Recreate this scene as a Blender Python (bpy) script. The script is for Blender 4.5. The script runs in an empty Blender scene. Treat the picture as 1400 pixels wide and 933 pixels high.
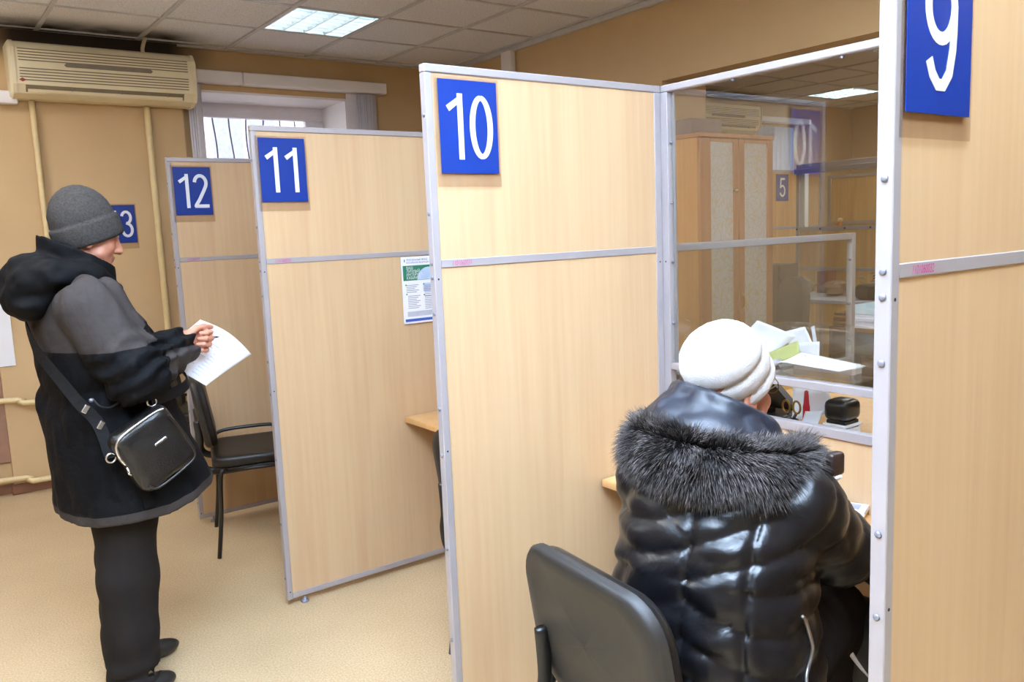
import bpy, bmesh, math, random
import numpy as np
from mathutils import Vector, Matrix
random.seed(7)
S = bpy.context.scene
COL = S.collection
R = math.radians

# ------------------------------------------------------------------ camera
cd = bpy.data.cameras.new('camera')
cam = bpy.data.objects.new('camera', cd)
COL.objects.link(cam)
cd.sensor_width = 36.0
cd.lens = 1132.85 / 1400 * 36.0
cd.clip_start = 0.05
ax_r = Vector((0.80275438, -0.59489893, -0.04099601))
ax_d = Vector((-0.1115821, -0.08232163, -0.99033963))
ax_f = Vector((0.58577712, 0.7995739, -0.13246412))
mw = Matrix.Identity(4)
for i in range(3):
    mw[i][0] = ax_r[i]; mw[i][1] = -ax_d[i]; mw[i][2] = -ax_f[i]
mw[0][3], mw[1][3], mw[2][3] = -1.1445, -1.8963, 1.4939
cam.matrix_world = mw
S.camera = cam

# ------------------------------------------------------------------ exposure
S.view_settings.view_transform = 'Standard'
S.view_settings.look = 'None'
S.view_settings.gamma = 1.0
S.view_settings.use_curve_mapping = False
S.view_settings.exposure = 0.45

# ------------------------------------------------------------------ sky (seen and felt through the windows only)
W = bpy.data.worlds.new('sky'); S.world = W
W.use_nodes = True
bg = W.node_tree.nodes['Background']
bg.inputs[0].default_value = (0.94, 0.95, 1.0, 1)
bg.inputs[1].default_value = 3.2

# ------------------------------------------------------------------ unseen lamps outside the frame: 60 cm ceiling fixtures and some added fill
def area(x, y, power, z=2.79, size=0.55, colr=(0.92, 0.94, 0.96)):
    l = bpy.data.lights.new('ceiling_or_fill_lamp', 'AREA')
    l.shape = 'SQUARE'; l.size = size; l.energy = power; l.color = colr
    o = bpy.data.objects.new('ceiling_or_fill_lamp', l)
    o.location = (x, y, z)
    COL.objects.link(o)
    return o
area(1.12, 0.75, 2)
area(-1.18, 0.75, 19, colr=(1.0, 0.93, 0.84))
area(-1.18, -1.55, 9, colr=(0.76, 0.90, 1.0))  # cooled to mix in the flash bounced off the ceiling
area(0.65, -2.05, 31, colr=(0.76, 0.90, 1.0))  # added fill for partition 9, cooled like the bounced flash
area(-2.4, 2.2, 12)  # added fill to brighten the far part of the room
area(-1.18, 3.05, 12)  # added in line with the louvred light to brighten the back wall
area(4.2, -0.6, 16)
area(5.2, 1.6, 14)
area(7.4, 0.2, 22)
area(1.75, -1.0, 9)
# the photographer's flash, turned up at the ceiling above the camera
fl = bpy.data.lights.new('camera_flash', 'SPOT')
fl.energy = 3300; fl.spot_size = R(104); fl.spot_blend = 0.8; fl.shadow_soft_size = 0.04; fl.color = (0.62, 0.80, 1.0)
fo_ = bpy.data.objects.new('camera_flash', fl); COL.objects.link(fo_)
fo_.location = (-1.13, -1.86, 1.70)
fo_.rotation_euler = Vector((-0.10, -0.46, -0.87)).to_track_quat('Z', 'Y').to_euler()

# ------------------------------------------------------------------ helpers
def lin(c):
    return tuple(((v / 255.0) / 12.92 if v / 255.0 <= 0.04045 else ((v / 255.0 + 0.055) / 1.055) ** 2.4) for v in c)

def new_mat(name):
    m = bpy.data.materials.new(name); m.use_nodes = True
    nt = m.node_tree
    return m, nt, nt.nodes['Principled BSDF']

def N(nt, typ, **kw):
    n = nt.nodes.new(typ)
    for k, v in kw.items(): setattr(n, k, v)
    return n

def mat(name, rgb, rough=0.5, metal=0.0, spec=0.5, var=0.08, scale=20.0, bump=0.0, bscale=None, stretch=(1, 1, 1), sheen=0.0, coat=0.0, emit=None):
    """plain surface with slight procedural colour variation and optional fine relief; rgb is sRGB 0-255"""
    m, nt, b = new_mat(name)
    c = lin(rgb)
    tc = N(nt, 'ShaderNodeTexCoord'); mp = N(nt, 'ShaderNodeMapping')
    mp.inputs['Scale'].default_value = stretch
    nt.links.new(tc.outputs['Object'], mp.inputs[0])
    nz = N(nt, 'ShaderNodeTexNoise'); nz.inputs['Scale'].default_value = scale; nz.inputs['Detail'].default_value = 4
    nt.links.new(mp.outputs[0], nz.inputs['Vector'])
    rp = N(nt, 'ShaderNodeValToRGB')
    rp.color_ramp.elements[0].position = 0.3; rp.color_ramp.elements[1].position = 0.7
    rp.color_ramp.elements[0].color = tuple(v * (1 - var) for v in c) + (1,)
    rp.color_ramp.elements[1].color = tuple(min(1, v * (1 + var)) for v in c) + (1,)
    nt.links.new(nz.outputs['Fac'], rp.inputs[0]); nt.links.new(rp.outputs[0], b.inputs['Base Color'])
    b.inputs['Roughness'].default_value = rough; b.inputs['Metallic'].default_value = metal
    b.inputs['Specular IOR Level'].default_value = spec
    if sheen: b.inputs['Sheen Weight'].default_value = sheen
    if coat: b.inputs['Coat Weight'].default_value = coat
    if bump:
        n2 = N(nt, 'ShaderNodeTexNoise'); n2.inputs['Scale'].default_value = bscale or scale * 8; n2.inputs['Detail'].default_value = 3
        nt.links.new(mp.outputs[0], n2.inputs['Vector'])
        bp = N(nt, 'ShaderNodeBump'); bp.inputs['Strength'].default_value = bump; bp.inputs['Distance'].default_value = 0.004
        nt.links.new(n2.outputs['Fac'], bp.inputs['Height']); nt.links.new(bp.outputs[0], b.inputs['Normal'])
    if emit:
        b.inputs['Emission Color'].default_value = lin(rgb) + (1,); b.inputs['Emission Strength'].default_value = emit
    return m

def wood(name, dark, light, rough=0.38, scale=1.0, spec=0.4):
    """laminate with vertical grain"""
    m, nt, b = new_mat(name)
    tc = N(nt, 'ShaderNodeTexCoord')
    def layer(sc, st, d=5, dist=0.6):
        mp = N(nt, 'ShaderNodeMapping'); mp.inputs['Scale'].default_value = st
        nt.links.new(tc.outputs['Object'], mp.inputs[0])
        z = N(nt, 'ShaderNodeTexNoise'); z.inputs['Scale'].default_value = sc; z.inputs['Detail'].default_value = d; z.inputs['Distortion'].default_value = dist
        nt.links.new(mp.outputs[0], z.inputs['Vector']); return z.outputs['Fac']
    a = layer(7 * scale, (1, 1, 0.10)); c = layer(60 * scale, (1, 1, 0.03), 3, 0.2)
    mx = N(nt, 'ShaderNodeMath', operation='MULTIPLY_ADD'); mx.inputs[1].default_value = 0.45
    nt.links.new(c, mx.inputs[0])
    m2 = N(nt, 'ShaderNodeMath', operation='MULTIPLY'); m2.inputs[1].default_value = 0.62; nt.links.new(a, m2.inputs[0])
    nt.links.new(m2.outputs[0], mx.inputs[2])
    rp = N(nt, 'ShaderNodeValToRGB')
    rp.color_ramp.elements[0].position = 0.36; rp.color_ramp.elements[1].position = 0.68
    rp.color_ramp.elements[0].color = lin(dark) + (1,); rp.color_ramp.elements[1].color = lin(light) + (1,)
    nt.links.new(mx.outputs[0], rp.inputs[0]); nt.links.new(rp.outputs[0], b.inputs['Base Color'])
    b.inputs['Roughness'].default_value = rough; b.inputs['Specular IOR Level'].default_value = spec
    return m

def glass_mat(name, tint=(0.97, 0.985, 0.97), f0=0.05, extra=0.0):
    m = bpy.data.materials.new(name); m.use_nodes = True
    nt = m.node_tree; nt.nodes.clear()
    out = N(nt, 'ShaderNodeOutputMaterial'); tr = N(nt, 'ShaderNodeBsdfTransparent'); gl = N(nt, 'ShaderNodeBsdfGlossy')
    tr.inputs[0].default_value = tint + (1,); gl.inputs['Roughness'].default_value = 0.0
    lw = N(nt, 'ShaderNodeLayerWeight'); lw.inputs[0].default_value = 0.5
    p = N(nt, 'ShaderNodeMath', operation='POWER'); p.inputs[1].default_value = 5.0
    ma = N(nt, 'ShaderNodeMath', operation='MULTIPLY_ADD'); ma.inputs[1].default_value = 1 - f0; ma.inputs[2].default_value = f0
    nt.links.new(lw.outputs['Facing'], p.inputs[0]); nt.links.new(p.outputs[0], ma.inputs[0])
    mx = N(nt, 'ShaderNodeMixShader')
    nt.links.new(ma.outputs[0], mx.inputs[0]); nt.links.new(tr.outputs[0], mx.inputs[1]); nt.links.new(gl.outputs[0], mx.inputs[2])
    nt.links.new(mx.outputs[0], out.inputs[0])
    return m

_box_cache = {}
class MB:
    """collects shapes and links them as one mesh object"""
    def __init__(s): s.v = []; s.f = []; s.mi = []; s.sm = []
    def add(s, V, F, mi=0, sm=False):
        o = len(s.v); s.v.extend([tuple(map(float, p)) for p in V])
        for f in F: s.f.append([i + o for i in f]); s.mi.append(mi); s.sm.append(sm)
        return s
    def box(s, x0, x1, y0, y1, z0, z1, bev=0.0, mi=0, M=None, seg=1):
        bm = bmesh.new(); bmesh.ops.create_cube(bm, size=1.0)
        sx, sy, sz = x1 - x0, y1 - y0, z1 - z0
        for v in bm.verts:
            v.co = Vector((v.co.x * sx + (x0 + x1) / 2, v.co.y * sy + (y0 + y1) / 2, v.co.z * sz + (z0 + z1) / 2))
        if bev > 0:
            bmesh.ops.bevel(bm, geom=list(bm.edges), offset=bev, segments=seg, profile=0.5, affect='EDGES')
        bm.verts.index_update()
        V = [(M @ v.co if M else v.co.copy()) for v in bm.verts]
        F = [[v.index for v in f.verts] for f in bm.faces]
        bm.free()
        return s.add(V, F, mi, bev > 0 and seg > 1)
    def tube(s, pts, r, n=8, mi=0, caps=True, closed=False, flat=None):
        P = [Vector(p) for p in pts]; m = len(P)
        rr = r if isinstance(r, (list, tuple)) else [r] * m
        T = []
        for i in range(m):
            if closed: t = P[(i + 1) % m] - P[i - 1]
            else: t = P[min(i + 1, m - 1)] - P[max(i - 1, 0)]
            T.append(t.normalized())
        up = Vector((0, 0, 1)) if abs(T[0].z) < 0.9 else Vector((1, 0, 0))
        nrm = (up - T[0] * up.dot(T[0])).normalized()
        V = []
        for i in range(m):
            nrm = (nrm - T[i] * nrm.dot(T[i])).normalized()
            b = T[i].cross(nrm)
            for k in range(n):
                a = 2 * math.pi * k / n
                ca, sa = math.cos(a), math.sin(a)
                if flat: ca *= flat
                V.append(P[i] + (nrm * ca + b * sa) * rr[i])
        F = []
        for i in range(m if closed else m - 1):
            j = (i + 1) % m
            for k in range(n):
                l = (k + 1) % n
                F.append([i * n + k, i * n + l, j * n + l, j * n + k])
        if caps and not closed:
            F.append(list(range(n))[::-1]); F.append([(m - 1) * n + k for k in range(n)])
        return s.add(V, F, mi, True)
    def cyl(s, p0, p1, r0, r1=None, n=14, mi=0):
        p0, p1 = Vector(p0), Vector(p1); r1 = r0 if r1 is None else r1
        t = (p1 - p0).normalized(); up = Vector((0, 0, 1)) if abs(t.z) < 0.9 else Vector((1, 0, 0))
        a = (up - t * up.dot(t)).normalized(); b = t.cross(a)
        V = []
        for p, r in ((p0, r0), (p1, r1)):
            for k in range(n):
                w = 2 * math.pi * k / n; V.append(p + (a * math.cos(w) + b * math.sin(w)) * r)
        F = [[k, (k + 1) % n, n + (k + 1) % n, n + k] for k in range(n)]
        s.add(V, F, mi, True)
        o = len(s.v) - 2 * n
        s.f.append([o + k for k in range(n)][::-1]); s.mi.append(mi); s.sm.append(False)
        s.f.append([o + n + k for k in range(n)]); s.mi.append(mi); s.sm.append(False)
        return s
    def lathe(s, c, prof, n=20, mi=0):
        c = Vector(c); V = []; m = len(prof)
        for r, z in prof:
            for k in range(n):
                a = 2 * math.pi * k / n; V.append(c + Vector((r * math.cos(a), r * math.sin(a), z)))
        F = [[i * n + k, i * n + (k + 1) % n, (i + 1) * n + (k + 1) % n, (i + 1) * n + k] for i in range(m - 1) for k in range(n)]
        F.append(list(range(n))[::-1]); F.append([(m - 1) * n + k for k in range(n)])
        return s.add(V, F, mi, True)
    def prism(s, poly, fn, t0, t1, mi=0, sm=False):
        """poly of (a,b); fn(a,b,t) -> xyz"""
        n = len(poly)
        V = [fn(a, b, t0) for a, b in poly] + [fn(a, b, t1) for a, b in poly]
        F = [[i, (i + 1) % n, n + (i + 1) % n, n + i] for i in range(n)] + [list(range(n))[::-1], [n + i for i in range(n)]]
        return s.add(V, F, mi, sm)
    def sheet(s, fn, nu, nv, thick=0.0, mi=0, sm=True):
        """open grid surface fn(u,v)->xyz with real thickness along its normals"""
        P = [[Vector(fn(i / nu, j / nv)) for j in range(nv + 1)] for i in range(nu + 1)]
        V = []; w = nv + 1
        if thick <= 0:
            for i in range(nu + 1): V += P[i]
            F = [[i * w + j, (i + 1) * w + j, (i + 1) * w + j + 1, i * w + j + 1] for i in range(nu) for j in range(nv)]
            return s.add(V, F, mi, sm)
        top = []; bot = []
        for i in range(nu + 1):
            for j in range(nv + 1):
                du = P[min(i + 1, nu)][j] - P[max(i - 1, 0)][j]; dv = P[i][min(j + 1, nv)] - P[i][max(j - 1, 0)]
                nn = du.cross(dv); nn = nn.normalized() if nn.length > 1e-12 else Vector((0, 0, 1))
                top.append(P[i][j] + nn * thick / 2); bot.append(P[i][j] - nn * thick / 2)
        V = top + bot; o = len(top); F = []
        for i in range(nu):
            for j in range(nv):
                q = [i * w + j, (i + 1) * w + j, (i + 1) * w + j + 1, i * w + j + 1]
                F.append(q); F.append([o + k for k in q[::-1]])
        for i in range(nu):
            F.append([i * w, o + i * w, o + (i + 1) * w, (i + 1) * w]); F.append([i * w + nv, (i + 1) * w + nv, o + (i + 1) * w + nv, o + i * w + nv])
        for j in range(nv):
            F.append([j, j + 1, o + j + 1, o + j]); F.append([nu * w + j, o + nu * w + j, o + nu * w + j + 1, nu * w + j + 1])
        return s.add(V, F, mi, sm)
    def xf(s, M):
        s.v = [tuple(M @ Vector(p)) for p in s.v]; return s
    def build(s, name, mats, parent=None, local=False):
        return link_mesh(name, s.v, s.f, mats, parent, s.mi, s.sm, local)

def wloc(o):
    p = Vector((0, 0, 0))
    while o is not None: p += o.location; o = o.parent
    return p

def link_mesh(name, V, F, mats, parent=None, mi=None, sm=None, local=False):
    """world coordinates in; a child keeps its parent's origin (parents are unrotated while building)"""
    me = bpy.data.meshes.new(name)
    if parent is not None and not local:
        p = wloc(parent); V = [(a - p.x, b - p.y, c - p.z) for a, b, c in V]
    me.from_pydata([tuple(p) for p in V], [], [tuple(f) for f in F])
    if not isinstance(mats, (list, tuple)): mats = [mats]
    for m in mats: me.materials.append(m)
    if mi is not None and any(mi): me.polygons.foreach_set('material_index', mi)
    if sm is not None: me.polygons.foreach_set('use_smooth', [bool(x) for x in sm])
    me.update()
    o = bpy.data.objects.new(name, me); COL.objects.link(o)
    if parent is not None: o.parent = parent
    return o

def thing(name, label, cat, loc=(0, 0, 0), group=None):
    o = bpy.data.objects.new(name, None); COL.objects.link(o)
    o.empty_display_size = 0.1; o.location = loc
    o['label'] = label; o['category'] = cat
    if group: o['group'] = group
    return o

def tag(o, label, cat, group=None):
    o['label'] = label; o['category'] = cat
    if group: o['group'] = group
    return o

def struct(o): o['kind'] = 'structure'; return o

def copy_tree(o, parent=None):
    c = o.copy(); COL.objects.link(c); c.parent = parent
    for ch in list(o.children): copy_tree(ch, c)
    return c

def text_mesh(txt, size=1.0):
    """flat outline text as (verts, faces), origin at left of baseline, in its own x/y plane"""
    cu = bpy.data.curves.new('t', 'FONT'); cu.body = txt; cu.size = size; cu.resolution_u = 4
    o = bpy.data.objects.new('t', cu); COL.objects.link(o)
    dg = bpy.context.evaluated_depsgraph_get(); dg.update()
    me = bpy.data.meshes.new_from_object(o.evaluated_get(dg))
    V = [(v.co.x, v.co.y) for v in me.vertices]; F = [list(p.vertices) for p in me.polygons]
    bpy.data.objects.remove(o); bpy.data.curves.remove(cu); bpy.data.meshes.remove(me)
    return V, F

def arc(cx, cy, r, a0, a1, n=8):
    return [(cx + r * math.cos(R(a0 + (a1 - a0) * i / n)), cy + r * math.sin(R(a0 + (a1 - a0) * i / n))) for i in range(n + 1)]

def rrect(x0, x1, y0, y1, r, n=5):
    return arc(x1 - r, y1 - r, r, 0, 90, n) + arc(x0 + r, y1 - r, r, 90, 180, n) + arc(x0 + r, y0 + r, r, 180, 270, n) + arc(x1 - r, y0 + r, r, 270, 360, n)

def bez(P, n=12):
    """Catmull-Rom through the points"""
    P = [Vector(p) for p in P]; out = []
    for i in range(len(P) - 1):
        a = P[max(i - 1, 0)]; b = P[i]; c = P[i + 1]; d = P[min(i + 2, len(P) - 1)]
        for k in range(n):
            t = k / n
            out.append(0.5 * ((2 * b) + (c - a) * t + (2 * a - 5 * b + 4 * c - d) * t * t + (3 * b - a - 3 * c + d) * t ** 3))
    out.append(P[-1]); return out

# ------------------------------------------------------------------ materials
m_beech = wood('beech_laminate', (188, 155, 119), (197, 168, 131))
m_beech_dark = wood('staff_beech', (186, 140, 80), (214, 172, 108))
m_desk = wood('desk_laminate', (196, 150, 98), (212, 170, 116))
m_alu = mat('painted_aluminium', (164, 158, 160), 0.42, 0.25, var=0.03, scale=8)
m_bolt = mat('bolt_zinc', (126, 126, 138), 0.4, 0.4, var=0.05)
m_hole = mat('hole_dark', (18, 16, 16), 0.9)
m_wall = mat('beige_paint', (198, 168, 126), 0.85, var=0.04, scale=3, bump=0.15, bscale=60)
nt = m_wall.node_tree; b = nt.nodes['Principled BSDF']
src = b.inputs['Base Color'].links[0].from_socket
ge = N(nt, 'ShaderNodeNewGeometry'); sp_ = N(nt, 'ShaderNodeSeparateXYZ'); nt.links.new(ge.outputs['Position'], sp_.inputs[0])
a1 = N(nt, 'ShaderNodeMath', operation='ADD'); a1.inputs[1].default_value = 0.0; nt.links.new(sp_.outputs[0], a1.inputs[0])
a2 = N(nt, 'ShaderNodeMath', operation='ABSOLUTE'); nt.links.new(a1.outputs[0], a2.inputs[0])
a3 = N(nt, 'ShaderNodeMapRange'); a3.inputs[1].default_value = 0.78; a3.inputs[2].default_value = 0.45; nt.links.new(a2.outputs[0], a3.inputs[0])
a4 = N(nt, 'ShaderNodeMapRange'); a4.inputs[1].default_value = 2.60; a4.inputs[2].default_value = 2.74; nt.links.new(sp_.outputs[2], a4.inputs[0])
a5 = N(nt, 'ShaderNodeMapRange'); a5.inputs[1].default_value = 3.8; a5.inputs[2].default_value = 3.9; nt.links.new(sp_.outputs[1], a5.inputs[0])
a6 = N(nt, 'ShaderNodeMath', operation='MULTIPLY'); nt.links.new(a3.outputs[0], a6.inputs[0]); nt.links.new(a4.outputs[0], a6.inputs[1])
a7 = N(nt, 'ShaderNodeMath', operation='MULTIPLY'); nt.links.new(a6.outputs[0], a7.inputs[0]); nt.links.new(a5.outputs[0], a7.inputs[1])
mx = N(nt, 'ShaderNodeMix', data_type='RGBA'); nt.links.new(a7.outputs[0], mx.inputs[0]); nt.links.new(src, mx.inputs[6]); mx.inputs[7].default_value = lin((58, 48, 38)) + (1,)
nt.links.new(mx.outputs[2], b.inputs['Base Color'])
m_pipe = mat('beige_gloss_paint', (216, 194, 146), 0.35, var=0.05)
m_white = mat('white_paint', (232, 228, 230), 0.6, var=0.03, scale=4)
m_grid = mat('ceiling_bar', (200, 200, 204), 0.6, var=0.05)
m_signblue = mat('sign_blue', (15, 48, 128), 0.28, var=0.04, scale=6)
m_signwhite = mat('sign_white', (222, 224, 230), 0.35, var=0.01)
m_film = glass_mat('laminate_film', (0.95, 0.93, 0.92), 0.045)
m_ink = mat('marker_ink', (190, 60, 130), 0.7, var=0.2, scale=90)
m_glass = glass_mat('counter_glass', (0.965, 0.975, 0.955), 0.095)
m_wglass = glass_mat('window_glass', (0.98, 0.99, 1.0), 0.04)
m_black = mat('black_plastic', (24, 22, 22), 0.55, var=0.1, scale=60, bump=0.12, bscale=500)
m_blackmetal = mat('black_metal', (14, 14, 15), 0.35, spec=0.5)
m_paper = mat('paper', (238, 240, 248), 0.8, var=0.02, scale=5)
m_print = mat('print_grey', (150, 152, 168), 0.8, var=0.15, scale=30)

# floor: speckled linoleum
m_floor, nt, b = new_mat('speckled_linoleum')
tc = N(nt, 'ShaderNodeTexCoord')
n1 = N(nt, 'ShaderNodeTexNoise'); n1.inputs['Scale'].default_value = 150; n1.inputs['Detail'].default_value = 3
n2 = N(nt, 'ShaderNodeTexNoise'); n2.inputs['Scale'].default_value = 2.2; n2.inputs['Detail'].default_value = 4
vz = N(nt, 'ShaderNodeTexVoronoi'); vz.inputs['Scale'].default_value = 130
for n_ in (n1, n2, vz): nt.links.new(tc.outputs['Object'], n_.inputs['Vector'])
r1 = N(nt, 'ShaderNodeValToRGB')
r1.color_ramp.elements[0].position = 0.32; r1.color_ramp.elements[0].color = lin((184, 156, 118)) + (1,)
r1.color_ramp.elements[1].position = 0.68; r1.color_ramp.elements[1].color = lin((212, 188, 152)) + (1,)
nt.links.new(n1.outputs['Fac'], r1.inputs[0])
r2 = N(nt, 'ShaderNodeValToRGB')
r2.color_ramp.elements[0].position = 0.3; r2.color_ramp.elements[0].color = (0.86, 0.85, 0.82, 1)
r2.color_ramp.elements[1].position = 0.7; r2.color_ramp.elements[1].color = (1.0, 1.0, 1.0, 1)
nt.links.new(n2.outputs['Fac'], r2.inputs[0])
mxc = N(nt, 'ShaderNodeMix', data_type='RGBA', blend_type='MULTIPLY'); mxc.inputs[0].default_value = 1.0
nt.links.new(r1.outputs[0], mxc.inputs[6]); nt.links.new(r2.outputs[0], mxc.inputs[7])
nt.links.new(mxc.outputs[2], b.inputs['Base Color'])
b.inputs['Roughness'].default_value = 0.42; b.inputs['Specular IOR Level'].default_value = 0.35

# ceiling tile: fine fissured mineral board, with the soot stain over the air conditioners
m_tile, nt, b = new_mat('mineral_ceiling_tile')
ge = N(nt, 'ShaderNodeNewGeometry')
n1 = N(nt, 'ShaderNodeTexNoise'); n1.inputs['Scale'].default_value = 120; n1.inputs['Detail'].default_value = 5
nt.links.new(ge.outputs['Position'], n1.inputs['Vector'])
r1 = N(nt, 'ShaderNodeValToRGB')
r1.color_ramp.elements[0].position = 0.30; r1.color_ramp.elements[0].color = lin((198, 198, 204)) + (1,)
r1.color_ramp.elements[1].position = 0.52; r1.color_ramp.elements[1].color = lin((232, 233, 240)) + (1,)
nt.links.new(n1.outputs['Fac'], r1.inputs[0])
sx = N(nt, 'ShaderNodeSeparateXYZ'); nt.links.new(ge.outputs['Position'], sx.inputs[0])
def stain_mask(xc, half):
    a = N(nt, 'ShaderNodeMath', operation='SUBTRACT'); a.inputs[1].default_value = xc; nt.links.new(sx.outputs[0], a.inputs[0])
    a2 = N(nt, 'ShaderNodeMath', operation='ABSOLUTE'); nt.links.new(a.outputs[0], a2.inputs[0])
    a3 = N(nt, 'ShaderNodeMapRange'); a3.inputs[1].default_value = half; a3.inputs[2].default_value = half - 0.25; nt.links.new(a2.outputs[0], a3.inputs[0])
    y1 = N(nt, 'ShaderNodeMapRange', interpolation_type='SMOOTHSTEP'); y1.inputs[1].default_value = 3.52; y1.inputs[2].default_value = 3.84; nt.links.new(sx.outputs[1], y1.inputs[0])
    mm = N(nt, 'ShaderNodeMath', operation='MULTIPLY'); nt.links.new(a3.outputs[0], mm.inputs[0]); nt.links.new(y1.outputs[0], mm.inputs[1])
    return mm.outputs[0]
q1 = stain_mask(-0.05, 0.75); q2 = stain_mask(5.95, 0.6)
sm_ = N(nt, 'ShaderNodeMath', operation='ADD'); nt.links.new(q1, sm_.inputs[0]); nt.links.new(q2, sm_.inputs[1])
n3 = N(nt, 'ShaderNodeTexNoise'); n3.inputs['Scale'].default_value = 6; nt.links.new(ge.outputs['Position'], n3.inputs['Vector'])
sm2 = N(nt, 'ShaderNodeMath', operation='MULTIPLY'); nt.links.new(sm_.outputs[0], sm2.inputs[0])
mr = N(nt, 'ShaderNodeMapRange'); mr.inputs[1].default_value = 0.3; mr.inputs[2].default_value = 0.7; mr.inputs[3].default_value = 0.65; mr.inputs[4].default_value = 1.0
nt.links.new(n3.outputs['Fac'], mr.inputs[0]); nt.links.new(mr.outputs[0], sm2.inputs[1])
mxt = N(nt, 'ShaderNodeMix', data_type='RGBA'); nt.links.new(sm2.outputs[0], mxt.inputs[0])
nt.links.new(r1.outputs[0], mxt.inputs[6]); mxt.inputs[7].default_value = lin((52, 46, 38)) + (1,)
nt.links.new(mxt.outputs[2], b.inputs['Base Color'])
b.inputs['Roughness'].default_value = 0.9; b.inputs['Specular IOR Level'].default_value = 0.2
bp = N(nt, 'ShaderNodeBump'); bp.inputs['Strength'].default_value = 0.35; bp.inputs['Distance'].default_value = 0.003
nt.links.new(n1.outputs['Fac'], bp.inputs['Height']); nt.links.new(bp.outputs[0], b.inputs['Normal'])

# ------------------------------------------------------------------ room shell
ZC = 2.80; YW = 4.0; GX, GY, GP = -0.314, 3.334, 0.574
struct(MB().box(-3.6, 8.5, -4.6, YW, -0.08, 0.0).build('floor', m_floor))
ceil = struct(MB().box(-3.6, 8.5, -4.6, YW, ZC + 0.12, ZC + 0.2).build('ceiling', m_white))
# suspended ceiling: bars and mineral tiles, one grid per room
LIGHTS = []
tile_me = None
gb = MB(); far = MB()
def ceiling_zone(xa, xb, ox, oy, light_cells):
    global tile_me
    k0, k1 = math.ceil((xa - ox) / GP), math.floor((xb - ox) / GP)
    for k in range(k0, k1 + 1): gb.box(ox + k * GP - 0.012, ox + k * GP + 0.012, -4.5, YW, ZC, ZC + 0.03)
    j0, j1 = math.ceil((-4.5 - oy) / GP), math.floor((YW - oy) / GP)
    for k in range(j0, j1 + 1): gb.box(xa, xb, oy + k * GP - 0.009, oy + k * GP + 0.009, ZC + 0.002, ZC + 0.03)
    for i in range(k0 - 1, k1 + 1):
        for j in range(j0 - 1, j1 + 1):
            x0, y0 = max(ox + i * GP, xa), max(oy + j * GP, -4.5)
            x1, y1 = min(ox + (i + 1) * GP, xb), min(oy + (j + 1) * GP, YW)
            if x1 - x0 < 0.04 or y1 - y0 < 0.04: continue
            if (i, j) in light_cells:
                LIGHTS.append((x0, x1, y0, y1)); continue
            if y0 < 0.6 or x0 < -1.7:
                far.box(x0 + 0.012, x1 - 0.012, y0 + 0.01, y1 - 0.01, ZC + 0.008, ZC + 0.024); continue
            full = x1 - x0 > GP - 0.005 and y1 - y0 > GP - 0.005
            if full and tile_me is not None:
                o = bpy.data.objects.new('ceiling_tile', tile_me); COL.objects.link(o); o.parent = ceil
            else:
                o = MB().box(0.012, x1 - x0 - 0.012, 0.010, y1 - y0 - 0.010, 0.0, 0.016, 0.004).build('ceiling_tile', m_tile, ceil, local=True)
                if full: tile_me = o.data
            o.location = (x0, y0, ZC + 0.006 + random.uniform(0, 0.004))
ceiling_zone(-3.6, 2.6, GX, GY, {(2, -1)})
ceiling_zone(2.99, 8.5, 6.945, 3.04, {(0, 0)})
gb.box(-3.5, 2.6, YW - 0.025, YW, ZC - 0.004, ZC + 0.03); gb.box(2.99, 8.5, YW - 0.025, YW, ZC - 0.004, ZC + 0.03)
gb.build('ceiling_grid', m_grid, ceil)
fo = far.build('ceiling_tile', m_tile, ceil); fo['kind'] = 'stuff'

# back wall (with two window openings): pieces around them
def wall_with_holes(name, x0, x1, y0, y1, z0, z1, holes):
    mb = MB(); xs = x0
    for hx0, hx1, hz0, hz1 in holes:
        mb.box(xs, hx0, y0, y1, z0, z1)
        mb.box(hx0, hx1, y0, y1, hz1, z1); mb.box(hx0, hx1, y0, y1, z0, hz0)
        xs = hx1
    mb.box(xs, x1, y0, y1, z0, z1)
    return mb
WX0, WX1, WZ0, WZ1 = 0.60, 1.72, 1.0, 2.525
VX0, VX1, VZ0, VZ1 = 6.60, 7.20, 1.0, 2.54
wb = wall_with_holes('wall_back', -3.7, 8.6, YW, YW + 0.5, -0.08, ZC + 0.2, [(WX0, WX1, WZ0, WZ1), (VX0, VX1, VZ0, VZ1)])
wb.box(-0.712, 0.50, YW - 0.05, YW + 0.01, 0.0, ZC)      # shallow pilaster behind the air conditioner
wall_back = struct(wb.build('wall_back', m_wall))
struct(MB().box(8.5, 8.7, -4.7, YW, -0.08, ZC + 0.2).build('wall_far', m_wall))
struct(MB().box(-3.8, -3.6, -4.7, YW + 0.4, -0.08, ZC + 0.2).build('wall_left', m_wall))
struct(MB().box(-3.8, 8.7, -4.8, -4.6, -0.08, ZC + 0.2).build('wall_front', m_wall))
wr = MB()
wr.box(2.6, 2.988, 1.612, YW, -0.02, ZC + 0.15)
wr.box(2.6, 2.988, -4.6, 1.612, 2.331, ZC + 0.15)
struct(wr.build('wall_right', m_wall))
struct(MB().box(2.575, 2.6, -4.6, YW, ZC - 0.03, ZC + 0.002).build('trim_1', m_grid))
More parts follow.
